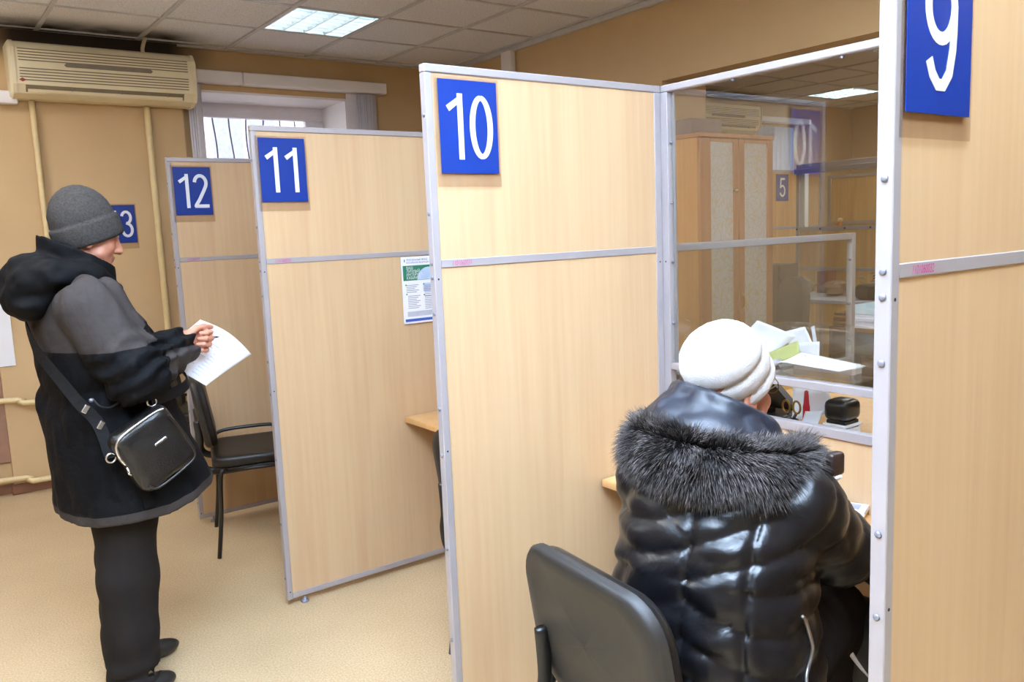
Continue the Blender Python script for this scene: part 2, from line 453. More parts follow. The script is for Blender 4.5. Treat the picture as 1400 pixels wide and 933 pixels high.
# skirting along the back wall, stepping round the pilaster
m_skirt = mat('brown_skirting', (122, 82, 58), 0.5, var=0.1)
sk = MB()
sk.box(-3.6, -0.712, YW - 0.016, YW, 0, 0.065, 0.004); sk.box(-0.728, 0.51, YW - 0.066, YW - 0.05, 0, 0.065, 0.004); sk.box(0.5, 2.6, YW - 0.016, YW, 0, 0.065, 0.004)
struct(sk.build('baseboard_back', m_skirt))
t = thing('cable_duct', 'white vertical cable duct on the brown wall above panel 10', 'cable duct', (2.58, 3.09, 2.2))
MB().box(2.555, 2.6, 3.03, 3.15, 1.2, 2.775, 0.004).build('duct_body', m_white, t)
MB().box(2.551, 2.556, 3.045, 3.135, 1.2, 2.775, 0.002).build('duct_cover', m_white, t)

# window 1: white reveal, frame, panes, sill
win = struct(bpy.data.objects.new('window_1', None)); COL.objects.link(win); win.location = (1.16, YW + 0.4, 1.0)
YF = YW + 0.42
rv = MB()
rv.box(WX0 - 0.001, WX0 + 0.015, YW - 0.004, YF, WZ0, WZ1); rv.box(WX1 - 0.015, WX1 + 0.001, YW - 0.004, YF, WZ0, WZ1)
rv.box(WX0, WX1, YW - 0.004, YF, WZ1 - 0.015, WZ1 + 0.001)
rv.build('reveal', m_white, win)
m_frame = mat('window_frame_white', (226, 222, 230), 0.4, var=0.02)
fr = MB()
fr.box(WX0, WX1, YF, YF + 0.06, WZ1 - 0.115, WZ1, 0.006)
fr.box(WX0, WX0 + 0.075, YF, YF + 0.06, WZ0, WZ1 - 0.115, 0.006); fr.box(WX1 - 0.16, WX1, YF, YF + 0.06, WZ0, WZ1 - 0.115, 0.006)
fr.box(WX0 + 0.075, WX1 - 0.16, YF, YF + 0.06, WZ0, WZ0 + 0.08, 0.006)
fr.build('window_frame', m_frame, win)
MB().box(WX0 + 0.07, WX1 - 0.155, YF + 0.026, YF + 0.032, WZ0 + 0.07, WZ1 - 0.11).build('pane', m_wglass, win)
MB().box(WX0 - 0.04, WX1 + 0.04, YW - 0.12, YF, WZ0 - 0.035, WZ0, 0.008).build('window_sill', m_frame, win)
m_bar = mat('grille_bar', (96, 94, 112), 0.6, var=0.1)
gr = thing('window_grille', 'thin wavy metal bars outside the window above panel 12', 'window grille', (1.1, YF + 0.07, 1.0))
for k in range(8):
    x = WX0 + 0.14 + k * 0.125
    pts = [(x + 0.012 * math.sin(z * 9 + k), YF + 0.069, z) for z in np.linspace(0.98, 2.56, 24)]
    MB().tube(pts, 0.006, 6).build('bar', m_bar, gr)
for z in (1.3, 1.75): MB().box(WX0 - 0.02, WX1 + 0.02, YF + 0.064, YF + 0.074, z, z + 0.02).build('crossbar', m_bar, gr)
# the house across the street
m_facade, nt, b = new_mat('pale_brick')
tc = N(nt, 'ShaderNodeTexCoord'); br = N(nt, 'ShaderNodeTexBrick')
mp = N(nt, 'ShaderNodeMapping'); mp.inputs['Rotation'].default_value = (R(90), 0, 0)
nt.links.new(tc.outputs['Object'], mp.inputs[0]); nt.links.new(mp.outputs[0], br.inputs['Vector'])
br.inputs['Scale'].default_value = 2.2; br.inputs['Color1'].default_value = lin((226, 206, 208)) + (1,); br.inputs['Color2'].default_value = lin((236, 222, 226)) + (1,); br.inputs['Mortar'].default_value = lin((240, 236, 244)) + (1,)
br.inputs['Mortar Size'].default_value = 0.03
nt.links.new(br.outputs[0], b.inputs['Base Color']); b.inputs['Roughness'].default_value = 0.9
hs = thing('brick_house', 'pale brick house outside, washed out behind the window bars', 'building', (3, 13, -0.5))
MB().box(-6, 14, 13, 13.4, -1, 9).build('house_wall', m_facade, hs)
m_hw = mat('house_window_glass', (150, 156, 176), 0.2, var=0.1)
for x in (0.7, 3.4, 6.1, 9.0):
    f = MB(); z0, z1 = 2.4, 4.3
    f.box(x, x + 1.3, 12.94, 13.0, z0, z1); wf = f.build('window', m_frame, hs)
    for s_ in (0, 1): MB().box(x + 0.09 + s_ * 0.6, x + 0.61 + s_ * 0.6, 12.925, 12.945, z0 + 0.1, z1 - 0.1).build('pane', m_hw, wf)
dp = MB().cyl((2.55, 12.9, -0.5), (2.55, 12.9, 6), 0.09); dp.build('drainpipe', mat('drainpipe_grey', (170, 170, 190), 0.6), hs)
gs = MB().box(-8, 16, 4.9, 30, -1.1, -1.0).build('pavement', mat('pavement_grey', (150, 150, 152), 0.9, var=0.1)); gs['kind'] = 'structure'

# curtain rail boxes and gathered vertical blinds at window 1
pl = thing('curtain_pelmet', 'long white curtain rail box above the barred window', 'curtain rail', (1.3, YW - 0.05, 2.6))
MB().box(0.57, 0.905, YW - 0.10, YW, 2.565, 2.645, 0.006).build('rail_box', m_white, pl)
MB().box(0.915, 2.015, YW - 0.10, YW, 2.565, 2.645, 0.006).build('rail_box', m_white, pl)
MB().box(0.905, 0.915, YW - 0.09, YW, 2.57, 2.64).build('joint', m_grid, pl)
m_trans = bpy.data.materials.new('lit_blind_fabric'); m_trans.use_nodes = True
nt = m_trans.node_tree; b = nt.nodes['Principled BSDF']; b.inputs['Base Color'].default_value = lin((220, 222, 232)) + (1,); b.inputs['Roughness'].default_value = 0.8
tl = N(nt, 'ShaderNodeBsdfTranslucent'); tl.inputs[0].default_value = lin((215, 220, 235)) + (1,)
mx = N(nt, 'ShaderNodeMixShader'); mx.inputs[0].default_value = 0.55
nt.links.new(b.outputs[0], mx.inputs[1]); nt.links.new(tl.outputs[0], mx.inputs[2]); nt.links.new(mx.outputs[0], nt.nodes['Material Output'].inputs[0])
def blind_stack(name, label, xs, w, z0, z1, y):
    t_ = thing(name, label, 'blinds', (xs[0], y, z0), 'gathered vertical blinds at the barred window')
    for k, x in enumerate(xs):
        a = R(30 + 3 * (k % 3)); dx, dy = math.cos(a) * w / 2, math.sin(a) * w / 2
        MB().sheet(lambda u, v, x=x: (x + dx * (2 * u - 1) + 0.003 * math.sin(u * 3.1), y + dy * (2 * u - 1), z0 + (z1 - z0) * v), 4, 2, 0.0015).build('slat', m_frame, t_)
    return t_
blind_stack('vertical_blind', 'white vertical blind bunched at window edge beside the air conditioner', [0.566 + 0.016 * k for k in range(4)], 0.06, 1.05, 2.56, YW - 0.032)
bl = blind_stack('vertical_blind', 'white vertical blind bunched at the far window side above panel 11', [1.80 + 0.017 * k for k in range(8)], 0.085, 1.05, 2.56, YW - 0.055)
MB().box(1.70, 1.795, YW - 0.04, YW - 0.034, 1.05, 2.56).build('slat', m_frame, bl)

# window 2, behind the staff room: bright closed blinds
win2 = struct(bpy.data.objects.new('window_2', None)); COL.objects.link(win2); win2.location = (6.9, YF, 1.0)
f2 = MB(); f2.box(VX0, VX1, YF, YF + 0.06, VZ1 - 0.08, VZ1); f2.box(VX0, VX0 + 0.07, YF, YF + 0.06, VZ0, VZ1 - 0.08); f2.box(VX1 - 0.07, VX1, YF, YF + 0.06, VZ0, VZ1 - 0.08); f2.box(VX0 + 0.07, VX1 - 0.07, YF, YF + 0.06, VZ0, VZ0 + 0.08)
f2.build('window_frame', m_frame, win2)
MB().box(VX0 + 0.06, VX1 - 0.06, YF + 0.026, YF + 0.032, VZ0 + 0.07, VZ1 - 0.07).build('pane', m_wglass, win2)
t = thing('vertical_blind', 'closed bright vertical blind on the window behind the wardrobe', 'blinds', (7.2, 3.95, 1.0))
for k in range(8):
    x = 6.58 + k * 0.08
    MB().sheet(lambda u, v, x=x: (x + 0.088 * u, 3.955 - 0.02 * u, 1.02 + 1.5 * v), 3, 2, 0.0015).build('slat', m_trans, t)
MB().box(6.5, 7.5, 3.90, YW, 2.56, 2.62, 0.005).build('rail_box', m_white, t)

# heating pipes on the back wall
def pipe(label, runs, r):
    t_ = thing('heating_pipe', label, 'pipe', runs[0][0])
    for q in runs: MB().tube(bez(q, 4), r, 10).build('pipe_run', m_pipe, t_)
    return t_
yp = YW - 0.085
pipe('beige vertical heating pipe rising behind the man, below the air conditioner', [[(-0.385, yp, 0.07), (-0.385, yp, 1.2), (-0.385, yp, 2.383)]], 0.017)
pipe('beige vertical heating pipe between number 13 sign and panel 12', [[(0.265, yp, 0.07), (0.265, yp, 1.2), (0.265, yp, 2.383)]], 0.020)
pipe('upper of two horizontal beige heating pipes behind the man', [[(-2.6, yp, 0.64), (-0.80, yp, 0.60), (-0.62, yp - 0.045, 0.575), (-0.30, yp - 0.045, 0.565), (0.26, yp - 0.045, 0.555)]], 0.017)
pipe('lower horizontal beige heating pipe just above the skirting', [[(-2.6, yp, 0.14), (-0.80, yp, 0.11), (-0.62, yp - 0.045, 0.085), (-0.30, yp - 0.045, 0.09), (0.26, yp - 0.045, 0.09)]], 0.017)
t = thing('notice_sheet', 'white notice sheet on the wall at the left behind the man', 'notice', (-0.9, YW - 0.05, 0.95))
MB().box(-1.15, -0.628, YW - 0.06, YW - 0.052, 0.80, 1.22, 0.001).build('sheet', m_paper, t)
pb = MB()
for k in range(9): pb.box(-1.1, -0.70 - 0.1 * (k % 3), YW - 0.0612, YW - 0.0602, 1.15 - k * 0.032, 1.158 - k * 0.032)
pb.build('printed_lines', m_print, t)
t = thing('brown_board', 'dark brown board low on the wall at the left edge', 'board', (-0.9, YW - 0.05, 0.65))
MB().box(-1.4, -0.70, YW - 0.02, YW - 0.001, 0.20, 0.735, 0.004).build('panel', mat('dark_brown_board', (146, 110, 88), 0.6), t)
# ------------------------------------------------------------------ recessed ceiling lights
m_lampbox = mat('lamp_reflector', (206, 216, 220), 0.3, 0.5, var=0.01)
m_tube = mat('lamp_tube', (246, 250, 254), 0.4, emit=14.0)
m_tube2 = mat('lamp_tube_bright', (246, 250, 254), 0.4, emit=40.0)
def ceiling_light(c, label, m_tube=m_tube):
    x0, x1, y0, y1 = c; x0 += 0.014; x1 -= 0.014; y0 += 0.012; y1 -= 0.012
    t_ = thing('ceiling_light', label, 'ceiling light', ((x0 + x1) / 2, (y0 + y1) / 2, ZC))
    h = MB(); z0, z1 = ZC + 0.004, ZC + 0.10
    h.box(x0, x1, y0, y0 + 0.012, z0, z1); h.box(x0, x1, y1 - 0.012, y1, z0, z1); h.box(x0, x0 + 0.012, y0, y1, z0, z1); h.box(x1 - 0.012, x1, y0, y1, z0, z1)
    h.box(x0, x1, y0, y1, z1, z1 + 0.008); h.build('housing', m_lampbox, t_)
    n = 4
    for k in range(n):
        x = x0 + (x1 - x0) * (k + 0.5) / n
        MB().cyl((x, y0 + 0.03, ZC + 0.066), (x, y1 - 0.03, ZC + 0.066), 0.013, n=10).build('tube', m_tube, t_)
    for k in range(1, n):
        x = x0 + (x1 - x0) * k / n
        MB().prism([(-0.016, 0.05), (0.016, 0.05), (0.003, 0.0), (-0.003, 0.0)], lambda a, b_, t, x=x: (x + a, t, ZC + 0.004 + b_), y0 + 0.012, y1 - 0.012).build('louver', m_lampbox, t_)
    for k in range(1, 7):
        y = y0 + (y1 - y0) * k / 7
        MB().prism([(-0.007, 0.04), (0.007, 0.04), (0.002, 0.0), (-0.002, 0.0)], lambda a, b_, t, y=y: (t, y + a, ZC + 0.006 + b_), x0 + 0.012, x1 - 0.012).build('louver', m_lampbox, t_)
ceiling_light(LIGHTS[0], 'square louvred ceiling light over the number 11 booths')
ceiling_light(LIGHTS[1], 'square ceiling light in the staff room, seen through the counter glass', m_tube2)

# ------------------------------------------------------------------ air conditioners
m_ac = mat('aged_cream_plastic', (228, 216, 184), 0.42, var=0.04, scale=5)
m_acdark = mat('ac_slot_dark', (128, 114, 90), 0.6)
m_acgrey = mat('ac_display_grey', (132, 120, 106), 0.35)
m_red = mat('emblem_red', (150, 62, 46), 0.5)
def air_conditioner(label, x0, x1, z0, z1, yw, trunk):
    t_ = thing('air_conditioner', label, 'air conditioner', ((x0 + x1) / 2, yw, z0))
    D = 0.20; H = z1 - z0
    prof = [(0, 0), (-0.10, 0.0), (-0.155, 0.02), (-0.185, 0.07), (-0.2, 0.16), (-0.195, 0.27), (-0.17, H - 0.012), (-0.15, H), (0, H)]
    def fn(a, b_, t): return (t, yw + a, z0 + b_)
    MB().prism(prof, fn, x0 + 0.03, x1 - 0.03).build('body', m_ac, t_)
    cap = [(a * 1.03, -0.004 + b_ * (H + 0.008) / H) for a, b_ in prof]
    for xa, xb, sgn in ((x0, x0 + 0.032, 1), (x1 - 0.032, x1, -1)):
        mb = MB(); cc = [(a * 0.9, H * 0.5 + (b_ - H * 0.5) * 0.93) for a, b_ in prof]
        n = len(prof); o0, o1 = (xa, xb) if sgn > 0 else (xb, xa)
        V = [fn(a, b_, o0) for a, b_ in cc] + [fn(a, b_, o0 + sgn * 0.012) for a, b_ in cap] + [fn(a, b_, o1) for a, b_ in cap]
        F = [[k * n + i, k * n + (i + 1) % n, (k + 1) * n + (i + 1) % n, (k + 1) * n + i] for k in (0, 1) for i in range(n)] + [list(range(n)), [2 * n + i for i in range(n)]]
        mb.add(V, F); mb.build('end_cap', m_ac, t_)
    def front(z):
        return float(np.interp(z, [b_ for a, b_ in prof[1:-1]], [a for a, b_ in prof[1:-1]]))
    W_ = x1 - x0
    for grp in ((H - 0.115, 5), (H - 0.225, 5)):
        for k in range(grp[1]):
            z = grp[0] + 0.016 * k
            MB().box(x0 + 0.05, x1 - 0.06, yw + front(z) - 0.0025, yw + front(z) + 0.01, z0 + z, z0 + z + 0.0055).build('grille_slot', m_acdark, t_)
    zd = H - 0.138
    MB().prism([(0.27 * W_, zd + 0.011), (0.28 * W_, zd), (0.73 * W_, zd), (0.74 * W_, zd + 0.011), (0.73 * W_, zd + 0.022), (0.28 * W_, zd + 0.022)], lambda a, b_, t: (x0 + a, yw + front(b_) + t, z0 + b_), -0.004, 0.006).build('display_strip', m_acgrey, t_)
    MB().prism([(0.044, 0.092), (0.062, 0.081), (0.080, 0.092), (0.062, 0.103)], lambda a, b_, t: (x0 + a, yw + front(b_) + t, z0 + b_), -0.003, 0.004).build('emblem', m_red, t_)
    o_ = MB(); zo = 0.045
    o_.prism([(front(0.03) - 0.001, 0.028), (front(0.03) + 0.03, 0.03), (front(0.065) + 0.03, 0.062), (front(0.065) - 0.001, 0.066)], fn, x0 + 0.075, x1 - 0.09); o_.build('air_outlet', m_acdark, t_)
    MB().prism([(front(0.03) - 0.006, 0.026), (front(0.05) - 0.004, 0.043), (front(0.05) + 0.004, 0.046), (front(0.03) + 0.004, 0.026)], fn, x0 + 0.085, x1 - 0.10).build('louvre_flap', m_ac, t_)
    for k in range(3):
        x = x0 + W_ * (0.3 + 0.26 * k)
        MB().box(x - 0.004, x + 0.004, yw + front(0.055) - 0.006, yw + front(0.055) + 0.01, z0 + 0.042, z0 + 0.064).build('flap_pin', m_acgrey, t_)
    if trunk:
        MB().box(x0 - 0.9, x0 + 0.04, yw - 0.07, yw, z0 - 0.03, z0 + 0.045, 0.006).build('pipe_cover', m_white, t_)
        mbt = MB(); mbt.tube(bez([(x0 + 0.72 * W_, yw - 0.1, z1 - 0.005), (x0 + 0.72 * W_, yw - 0.09, z1 + 0.035), (x0 + 0.75 * W_, yw - 0.05, ZC + 0.01)], 5), 0.012, 8); mbt.build('hanger', m_ac, t_)
    return t_
air_conditioner('large cream air conditioner above the man, beside the barred window', -0.50, 0.558, 2.385, 2.70, YW - 0.05, True)
air_conditioner('cream air conditioner in the staff room above the wardrobe', 5.35, 6.48, 2.42, 2.70, YW, False)

# ------------------------------------------------------------------ booth partitions
PZ = 1.93; TH = 0.0255; L = 0.871; HM = 0.022; ZM = 1.4231
def stroke_poly(path, wid):
    """left/right offset outline of an open centre line"""
    P = [Vector((a, b_)) for a, b_ in path]; Lf, Rt = [], []
    for i, p in enumerate(P):
        t = (P[min(i + 1, len(P) - 1)] - P[max(i - 1, 0)]).normalized(); nn = Vector((-t.y, t.x))
        wd = wid[i] if isinstance(wid, list) else wid
        Lf.append(p + nn * wd / 2); Rt.append(p - nn * wd / 2)
    return Lf, Rt
def add_stroke(mb, path, wid, fn, t0=0.0, t1=0.0006):
    t1 += 0.00025 * (len(mb.f) > 0)          # overlapping strokes never share a plane
    Lf, Rt = stroke_poly(path, wid); n = len(Lf)
    V = [fn(p.x, p.y, t) for t in (t0, t1) for q in (Lf, Rt) for p in q]
    F = []
    for i in range(n - 1):
        F.append([2 * n + i, 2 * n + i + 1, 3 * n + i + 1, 3 * n + i])
        F.append([i, 2 * n + i, 2 * n + i + 1, i + 1]); F.append([n + i, n + i + 1, 3 * n + i + 1, 3 * n + i])
    F.append([0, n, 3 * n, 2 * n]); F.append([n - 1, 3 * n - 1, 4 * n - 1, 2 * n - 1][::1])
    mb.add(V, F)
def ell_arc(cx, cy, rx, ry, a0, a1, n=18):
    return [(cx + rx * math.cos(R(a0 + (a1 - a0) * i / n)), cy + ry * math.sin(R(a0 + (a1 - a0) * i / n))) for i in range(n + 1)]
SW = 0.0180       # pen width in metres
def digit(mb, d, x0, w, z0, h, fn, sw=SW):
    """one condensed numeral in the box x0..x0+w, z0..z0+h"""
    a = sw / 2; cx = x0 + w / 2; zt = z0 + h
    if d == '1':
        xs = x0 + w * 0.66
        add_stroke(mb, [(xs, z0), (xs, zt)], sw, fn)
        add_stroke(mb, [(xs + a * 0.2, zt - 0.012), (xs - w * 0.2, zt - h * 0.14), (xs - w * 0.52, zt - h * 0.235)], [sw * 0.75, sw * 0.9, sw], fn)
    elif d == '0':
        add_stroke(mb, ell_arc(cx, z0 + h / 2, w / 2 - a, h / 2 - a, 90, 450, 40), [sw * (0.80 + 0.25 * abs(math.cos(R(90 + 9 * i)))) for i in range(41)], fn)
    elif d == '2':
        r = w / 2 - a; zc = zt - a - r * 1.25
        p = ell_arc(cx, zc, r, r * 1.25, 175, -25, 16)
        p += [(cx + r * 0.55, zc - h * 0.22), (cx - r * 0.35, z0 + h * 0.24), (x0 + a * 0.9, z0 + h * 0.07), (x0 + a * 0.8, z0 + sw * 0.3)]
        add_stroke(mb, p, sw, fn)
        add_stroke(mb, [(x0 + a * 0.2, z0 + a), (x0 + w, z0 + a)], sw, fn)
    elif d == '3':
        r = w / 2 - a
        add_stroke(mb, ell_arc(cx - w * 0.04, zt - h * 0.265, r * 0.92, h * 0.265 - a, 165, -80, 18) + [(cx - w * 0.08, z0 + h * 0.535)], sw, fn)
        add_stroke(mb, [(cx - w * 0.08, z0 + h * 0.535)] + ell_arc(cx - w * 0.02, z0 + h * 0.28, r, h * 0.28 - a, 80, -165, 20), sw, fn)
    elif d == '5':
        r = w / 2 - a
        add_stroke(mb, [(x0 + w * 0.92, zt - a), (x0 + w * 0.26, zt - a)], sw, fn)
        add_stroke(mb, [(x0 + w * 0.26, zt), (x0 + w * 0.16, z0 + h * 0.47)], sw * 0.9, fn)
        add_stroke(mb, [(x0 + w * 0.16, z0 + h * 0.5)] + ell_arc(cx, z0 + h * 0.32, r, h * 0.32 - a, 125, -160, 22), sw, fn)
    elif d == '9':
        r = w / 2 - a; zc = zt - h * 0.32
        add_stroke(mb, ell_arc(cx, zc, r, h * 0.32 - a, 0, 360, 30), sw, fn)
        add_stroke(mb, [(cx + r, zc + h * 0.03), (cx + r * 0.99, z0 + h * 0.5), (cx + r * 0.93, z0 + h * 0.34), (cx + r * 0.7, z0 + h * 0.14), (cx + r * 0.25, z0 + h * 0.035), (cx - r * 0.2, z0 + h * 0.035), (cx - r * 0.62, z0 + h * 0.12), (cx - r * 0.88, z0 + h * 0.235)], sw, fn)

def number_sign(txt, label, xa, zb, y, facing=-1, w=0.186, h=0.243, size=1.0, film=True):
    """blue laminated sheet with white numerals on a panel facing -y"""
    t_ = thing('number_sign', label, 'number sign', (xa, y, zb), 'blue booth number signs')
    if film: MB().box(xa - 0.012 * size, xa + w + 0.008, y - 0.0016, y - 0.0004, zb - 0.036 * size, zb + h + 0.008).build('clear_film', m_film, t_)
    MB().box(xa, xa + w, y - 0.0030, y - 0.0018, zb, zb + h).build('blue_sheet', m_signblue, t_)
    fn = lambda a, b_, t: (xa + a, y - 0.0031 - t, zb + b_)
    n = len(txt); hz = 0.172 * h / 0.243; z0 = 0.036 * h / 0.243
    dw = 0.075 * w / 0.186; gap = 0.006
    if n == 2: xs = [0.016 * w / 0.186, 0.095 * w / 0.186]
    else: xs = [(w - dw * 1.25) / 2]; dw *= 1.25
    for k, d in enumerate(txt):
        mb = MB(); digit(mb, d, xs[k], dw, z0, hz, fn, SW * (w / 0.186) * (0.95 if n == 2 else 1.05)); mb.build('numeral', m_signwhite, t_)
    return t_

def partition(label, y, x0, marks, feet=True):
    t_ = thing('partition_screen', label, 'partition', (x0, y, 0.0))
    ya, yb = y, y + TH
    x1 = L
    B = 0.0015
    MB().box(x0 + HM - 0.003, x1 - 0.026, ya + 0.004, yb - 0.004, ZM - 0.003, PZ - HM + 0.003).build('upper_board', m_beech, t_)
    MB().box(x0 + HM - 0.003, x1 - 0.026, ya + 0.004, yb - 0.004, 0.052, ZM - HM + 0.003).build('lower_board', m_beech, t_)
    MB().box(x0, x0 + HM, ya, yb, 0.03, PZ - 0.0225, B).build('post', m_alu, t_)
    MB().box(x1 - 0.028, x1 - 0.0005, ya, yb, 0.03, PZ - 0.0225, B).build('post', m_alu, t_)
    MB().box(x0 - 0.001, x1 - 0.0005, ya - 0.0008, yb + 0.0008, PZ - 0.0222, PZ, 0.003).build('top_rail', m_alu, t_)
    MB().box(x0 + HM + 0.0003, x1 - 0.0285, ya + 0.0006, yb - 0.0006, ZM - HM, ZM, B).build('middle_rail', m_alu, t_)
    MB().box(x0 + HM + 0.0003, x1 - 0.0285, ya + 0.0006, yb - 0.0006, 0.032, 0.055, B).build('bottom_rail', m_alu, t_)
    for z in (1.80, 1.545, 1.413, 1.376, 1.279, 1.018, 0.887, 0.62, 0.35, 0.12):
        MB().lathe((0, 0, 0), [(0.0058, 0), (0.0058, 0.0016), (0.004, 0.003), (0.001, 0.0034)], 10).xf(Matrix.Translation((x0, (ya + yb) / 2, z)) @ Matrix.Rotation(R(-90), 4, 'Y')).build('bolt', m_bolt, t_)
    for xx, z in ((x0 + 0.011, 1.372), (x1 - 0.014, 1.372), (x0 + 0.011, 0.062), (x0 + 0.011, 0.9)):
        MB().cyl((xx, ya - 0.0004, z), (xx, ya + 0.003, z), 0.0028, n=8).build('screw_hole', m_hole, t_)
    for xx in (x0 + 0.075, x1 - 0.05):
        MB().lathe((xx, (ya + yb) / 2, 0), [(0.017, 0), (0.018, 0.006), (0.011, 0.012), (0.005, 0.014), (0.005, 0.034)], 12).build('foot', m_bolt, t_)
    # handwritten inventory number in faded pink marker
    V, F = text_mesh(marks, 0.021)
    V2 = [(x0 + 0.055 + a * 0.62 + 0.12 * b_, ya - 0.0002, ZM - 0.0175 + b_ * 0.92 + 0.03 * (a - 0.05) * 0.1) for a, b_ in V]
    mb = MB(); mb.add(V2, F); mb.build('inventory_number', m_ink, t_)
    return t_
YP = {9: -1.2649, 10: 0.0, 11: 1.2706, 12: 2.5532}
partition('nearest beech partition with the number 9 sign beside the woman', YP[9], -0.006, '1101060032')
partition('beech partition with the number 10 sign, behind the seated woman', YP[10], 0.0, '1101060031')
partition('beech partition with the number 11 sign and an information leaflet', YP[11], -0.012, '1101060030')
partition('farthest beech partition with the number 12 sign behind the black chair', YP[12], 0.003, '1101060029')
number_sign('9', 'blue sign with white number 9, cut off by the top of the photo', 0.018, 1.637, YP[9])
number_sign('10', 'blue sign with white number 10 on the partition top', 0.037, 1.651, YP[10])
number_sign('11', 'blue sign with white number 11 near the barred window', 0.012, 1.641, YP[11])
number_sign('12', 'small-looking blue sign with white number 12 below the window', 0.028, 1.639, YP[12])
number_sign('13', 'blue sign on the beige wall with number 13 half hidden by the man', -0.048, 1.515, YW - 0.05)

# ------------------------------------------------------------------ glazed counter front, one bay per booth
def counter_bay(label, ya, yb, first=False):
    """aluminium frame in the plane x = L between two partitions, glass above, open slot, beech board below"""
    t_ = thing('counter_front', label, 'counter', (L, (ya + yb) / 2, 0))
    xa, xb = L, L + 0.026; B = 0.0015
    y0, y1 = ya + TH - 0.02, yb + 0.003
    pw = 0.03
    MB().box(xa, xb, y1 - pw, y1, 0.03, PZ - 0.0225, B).build('post', m_alu, t_)
    MB().box(xa, xb, y0 + 0.001, y0 + 0.022, 0.03, PZ - 0.0225, B).build('post', m_alu, t_)
    MB().box(xa, xb, y0 + 0.001, y1, PZ - 0.0222, PZ, 0.003).build('top_rail', m_alu, t_)
    yi0, yi1 = y0 + 0.0225, y1 - pw - 0.0005
    MB().box(xa, xb + 0.012, yi0, yi1, 1.017, 1.039, B).build('middle_rail', m_alu, t_)
    MB().box(xa, xb, yi0, yi1, 0.889, 0.9155, B).build('sill_rail', m_alu, t_)
    MB().box(xa + 0.008, xb - 0.008, yi0 - 0.002, yi1 + 0.002, 0.05, 0.892).build('lower_board', m_beech, t_)
    MB().box(xa, xb, yi0, yi1, 0.032, 0.055, B).build('bottom_rail', m_alu, t_)
    MB().box(xa + 0.0175, xa + 0.0195, yi0 + 0.003, yi1 - 0.003, 1.041, PZ - 0.0235).build('glass_pane', m_glass, t_)
    # glazing bead and its screws
    bd = MB(); bd.box(xa + 0.0205, xa + 0.026, yi1 - 0.012, yi1 - 0.001, 1.041, PZ - 0.024); bd.box(xa + 0.0205, xa + 0.026, yi0 + 0.001, yi0 + 0.012, 1.041, PZ - 0.024)
    bd.build('glazing_bead', m_alu, t_)
    for z in (1.75, 1.56, 1.37, 1.17):
        MB().lathe((xa + 0.012, yi1 - 0.004, z), [(0.001, -0.005), (0.005, -0.003), (0.005, 0.003), (0.001, 0.005)], 8).build('bolt', m_bolt, t_)
    for y in (yi1 - 0.25, yi1 - 0.6, yi1 - 0.95):
        MB().lathe((xa + 0.012, y, PZ - 0.026), [(0.001, -0.005), (0.0055, -0.003), (0.0055, 0.003), (0.001, 0.004)], 8).build('bolt', m_bolt, t_)
    MB().cyl((xa - 0.0004, y1 - 0.015, 1.372), (xa + 0.003, y1 - 0.015, 1.372), 0.0028, n=8).build('screw_hole', m_hole, t_)
    return t_
counter_bay('grey framed glass counter front before the woman, between partitions 9 and 10', YP[9], YP[10])
counter_bay('glass counter front of the booth with the leaflet, behind partition 10', YP[10], YP[11])
counter_bay('glass counter front of the booth holding the open black chair', YP[11], YP[12])
def booth_desk(label, ya, yb):
    t_ = thing('booth_desk', label, 'desk', (0.72, (ya + yb) / 2, 0.68))
    y0, y1 = ya + TH + 0.003, yb - 0.003
    r = 0.02
    MB().box(0.572, L - 0.001, y0, y1, 0.676, 0.701, 0.003, seg=2).build('desk_top', m_desk, t_)
    for y in (y0 + 0.02, y1 - 0.04):
        MB().prism([(0.0, 0.0), (-0.20, 0.0), (-0.21, -0.012), (-0.20, -0.028), (-0.12, -0.045), (-0.03, -0.10), (0, -0.12)], lambda a, b_, t: (L - 0.001 + a, t, 0.6755 + b_), y, y + 0.018).build('bracket', m_desk, t_)
    return t_
booth_desk('narrow wooden desk the woman leans on in booth 10', YP[9], YP[10])
booth_desk('narrow wooden desk corner showing between partitions 10 and 11', YP[10], YP[11])
booth_desk('narrow wooden desk hidden in the booth between partitions 11 and 12', YP[11], YP[12])

# ------------------------------------------------------------------ information leaflet on partition 11
m_green = mat('leaflet_green', (36, 112, 84), 0.5, var=0.05)
m_lblue = mat('leaflet_pale_blue', (176, 196, 226), 0.5, var=0.1, scale=30)
m_dblue = mat('leaflet_dark_blue', (52, 84, 168), 0.5, var=0.1)
m_navy = mat('leaflet_navy', (62, 58, 128), 0.6)
m_lgrey = mat('leaflet_grey', (186, 188, 202), 0.6)
lf = thing('information_leaflet', 'white leaflet with green heading taped to partition 11', 'leaflet', (0.6, YP[11], 1.1))
LX, LZ, LW, LH = 0.597, 1.108, 0.205, 0.29
yl = YP[11] - 0.004
MB().box(LX, LX + LW, yl, yl + 0.0012, LZ, LZ + LH).build('sheet', m_paper, lf)
def flat(name, m, x0, x1, z0, z1, k=1): return MB().box(LX + x0, LX + x1, yl - 0.0004 * k, yl - 0.0001, LZ + z0, LZ + z1).build(name, m, lf)
flat('green_band', m_green, 0.008, 0.197, 0.187, 0.252)
MB().prism([(0.105 + 0.06 * math.cos(R(a)), 0.188 + 0.055 * math.sin(R(a))) for a in range(0, 181, 12)], lambda a, b_, t: (LX + a + 0.032, yl - 0.0005 - t, LZ + b_), 0, 0.0003).build('picture', m_lblue, lf)
flat('blue_strip', m_dblue, 0.008, 0.197, 0.008, 0.020)
flat('grey_box', m_lgrey, 0.02, 0.19, 0.03, 0.052)
flat('dark_tab', m_navy, 0.016, 0.020, 0.268, 0.279)
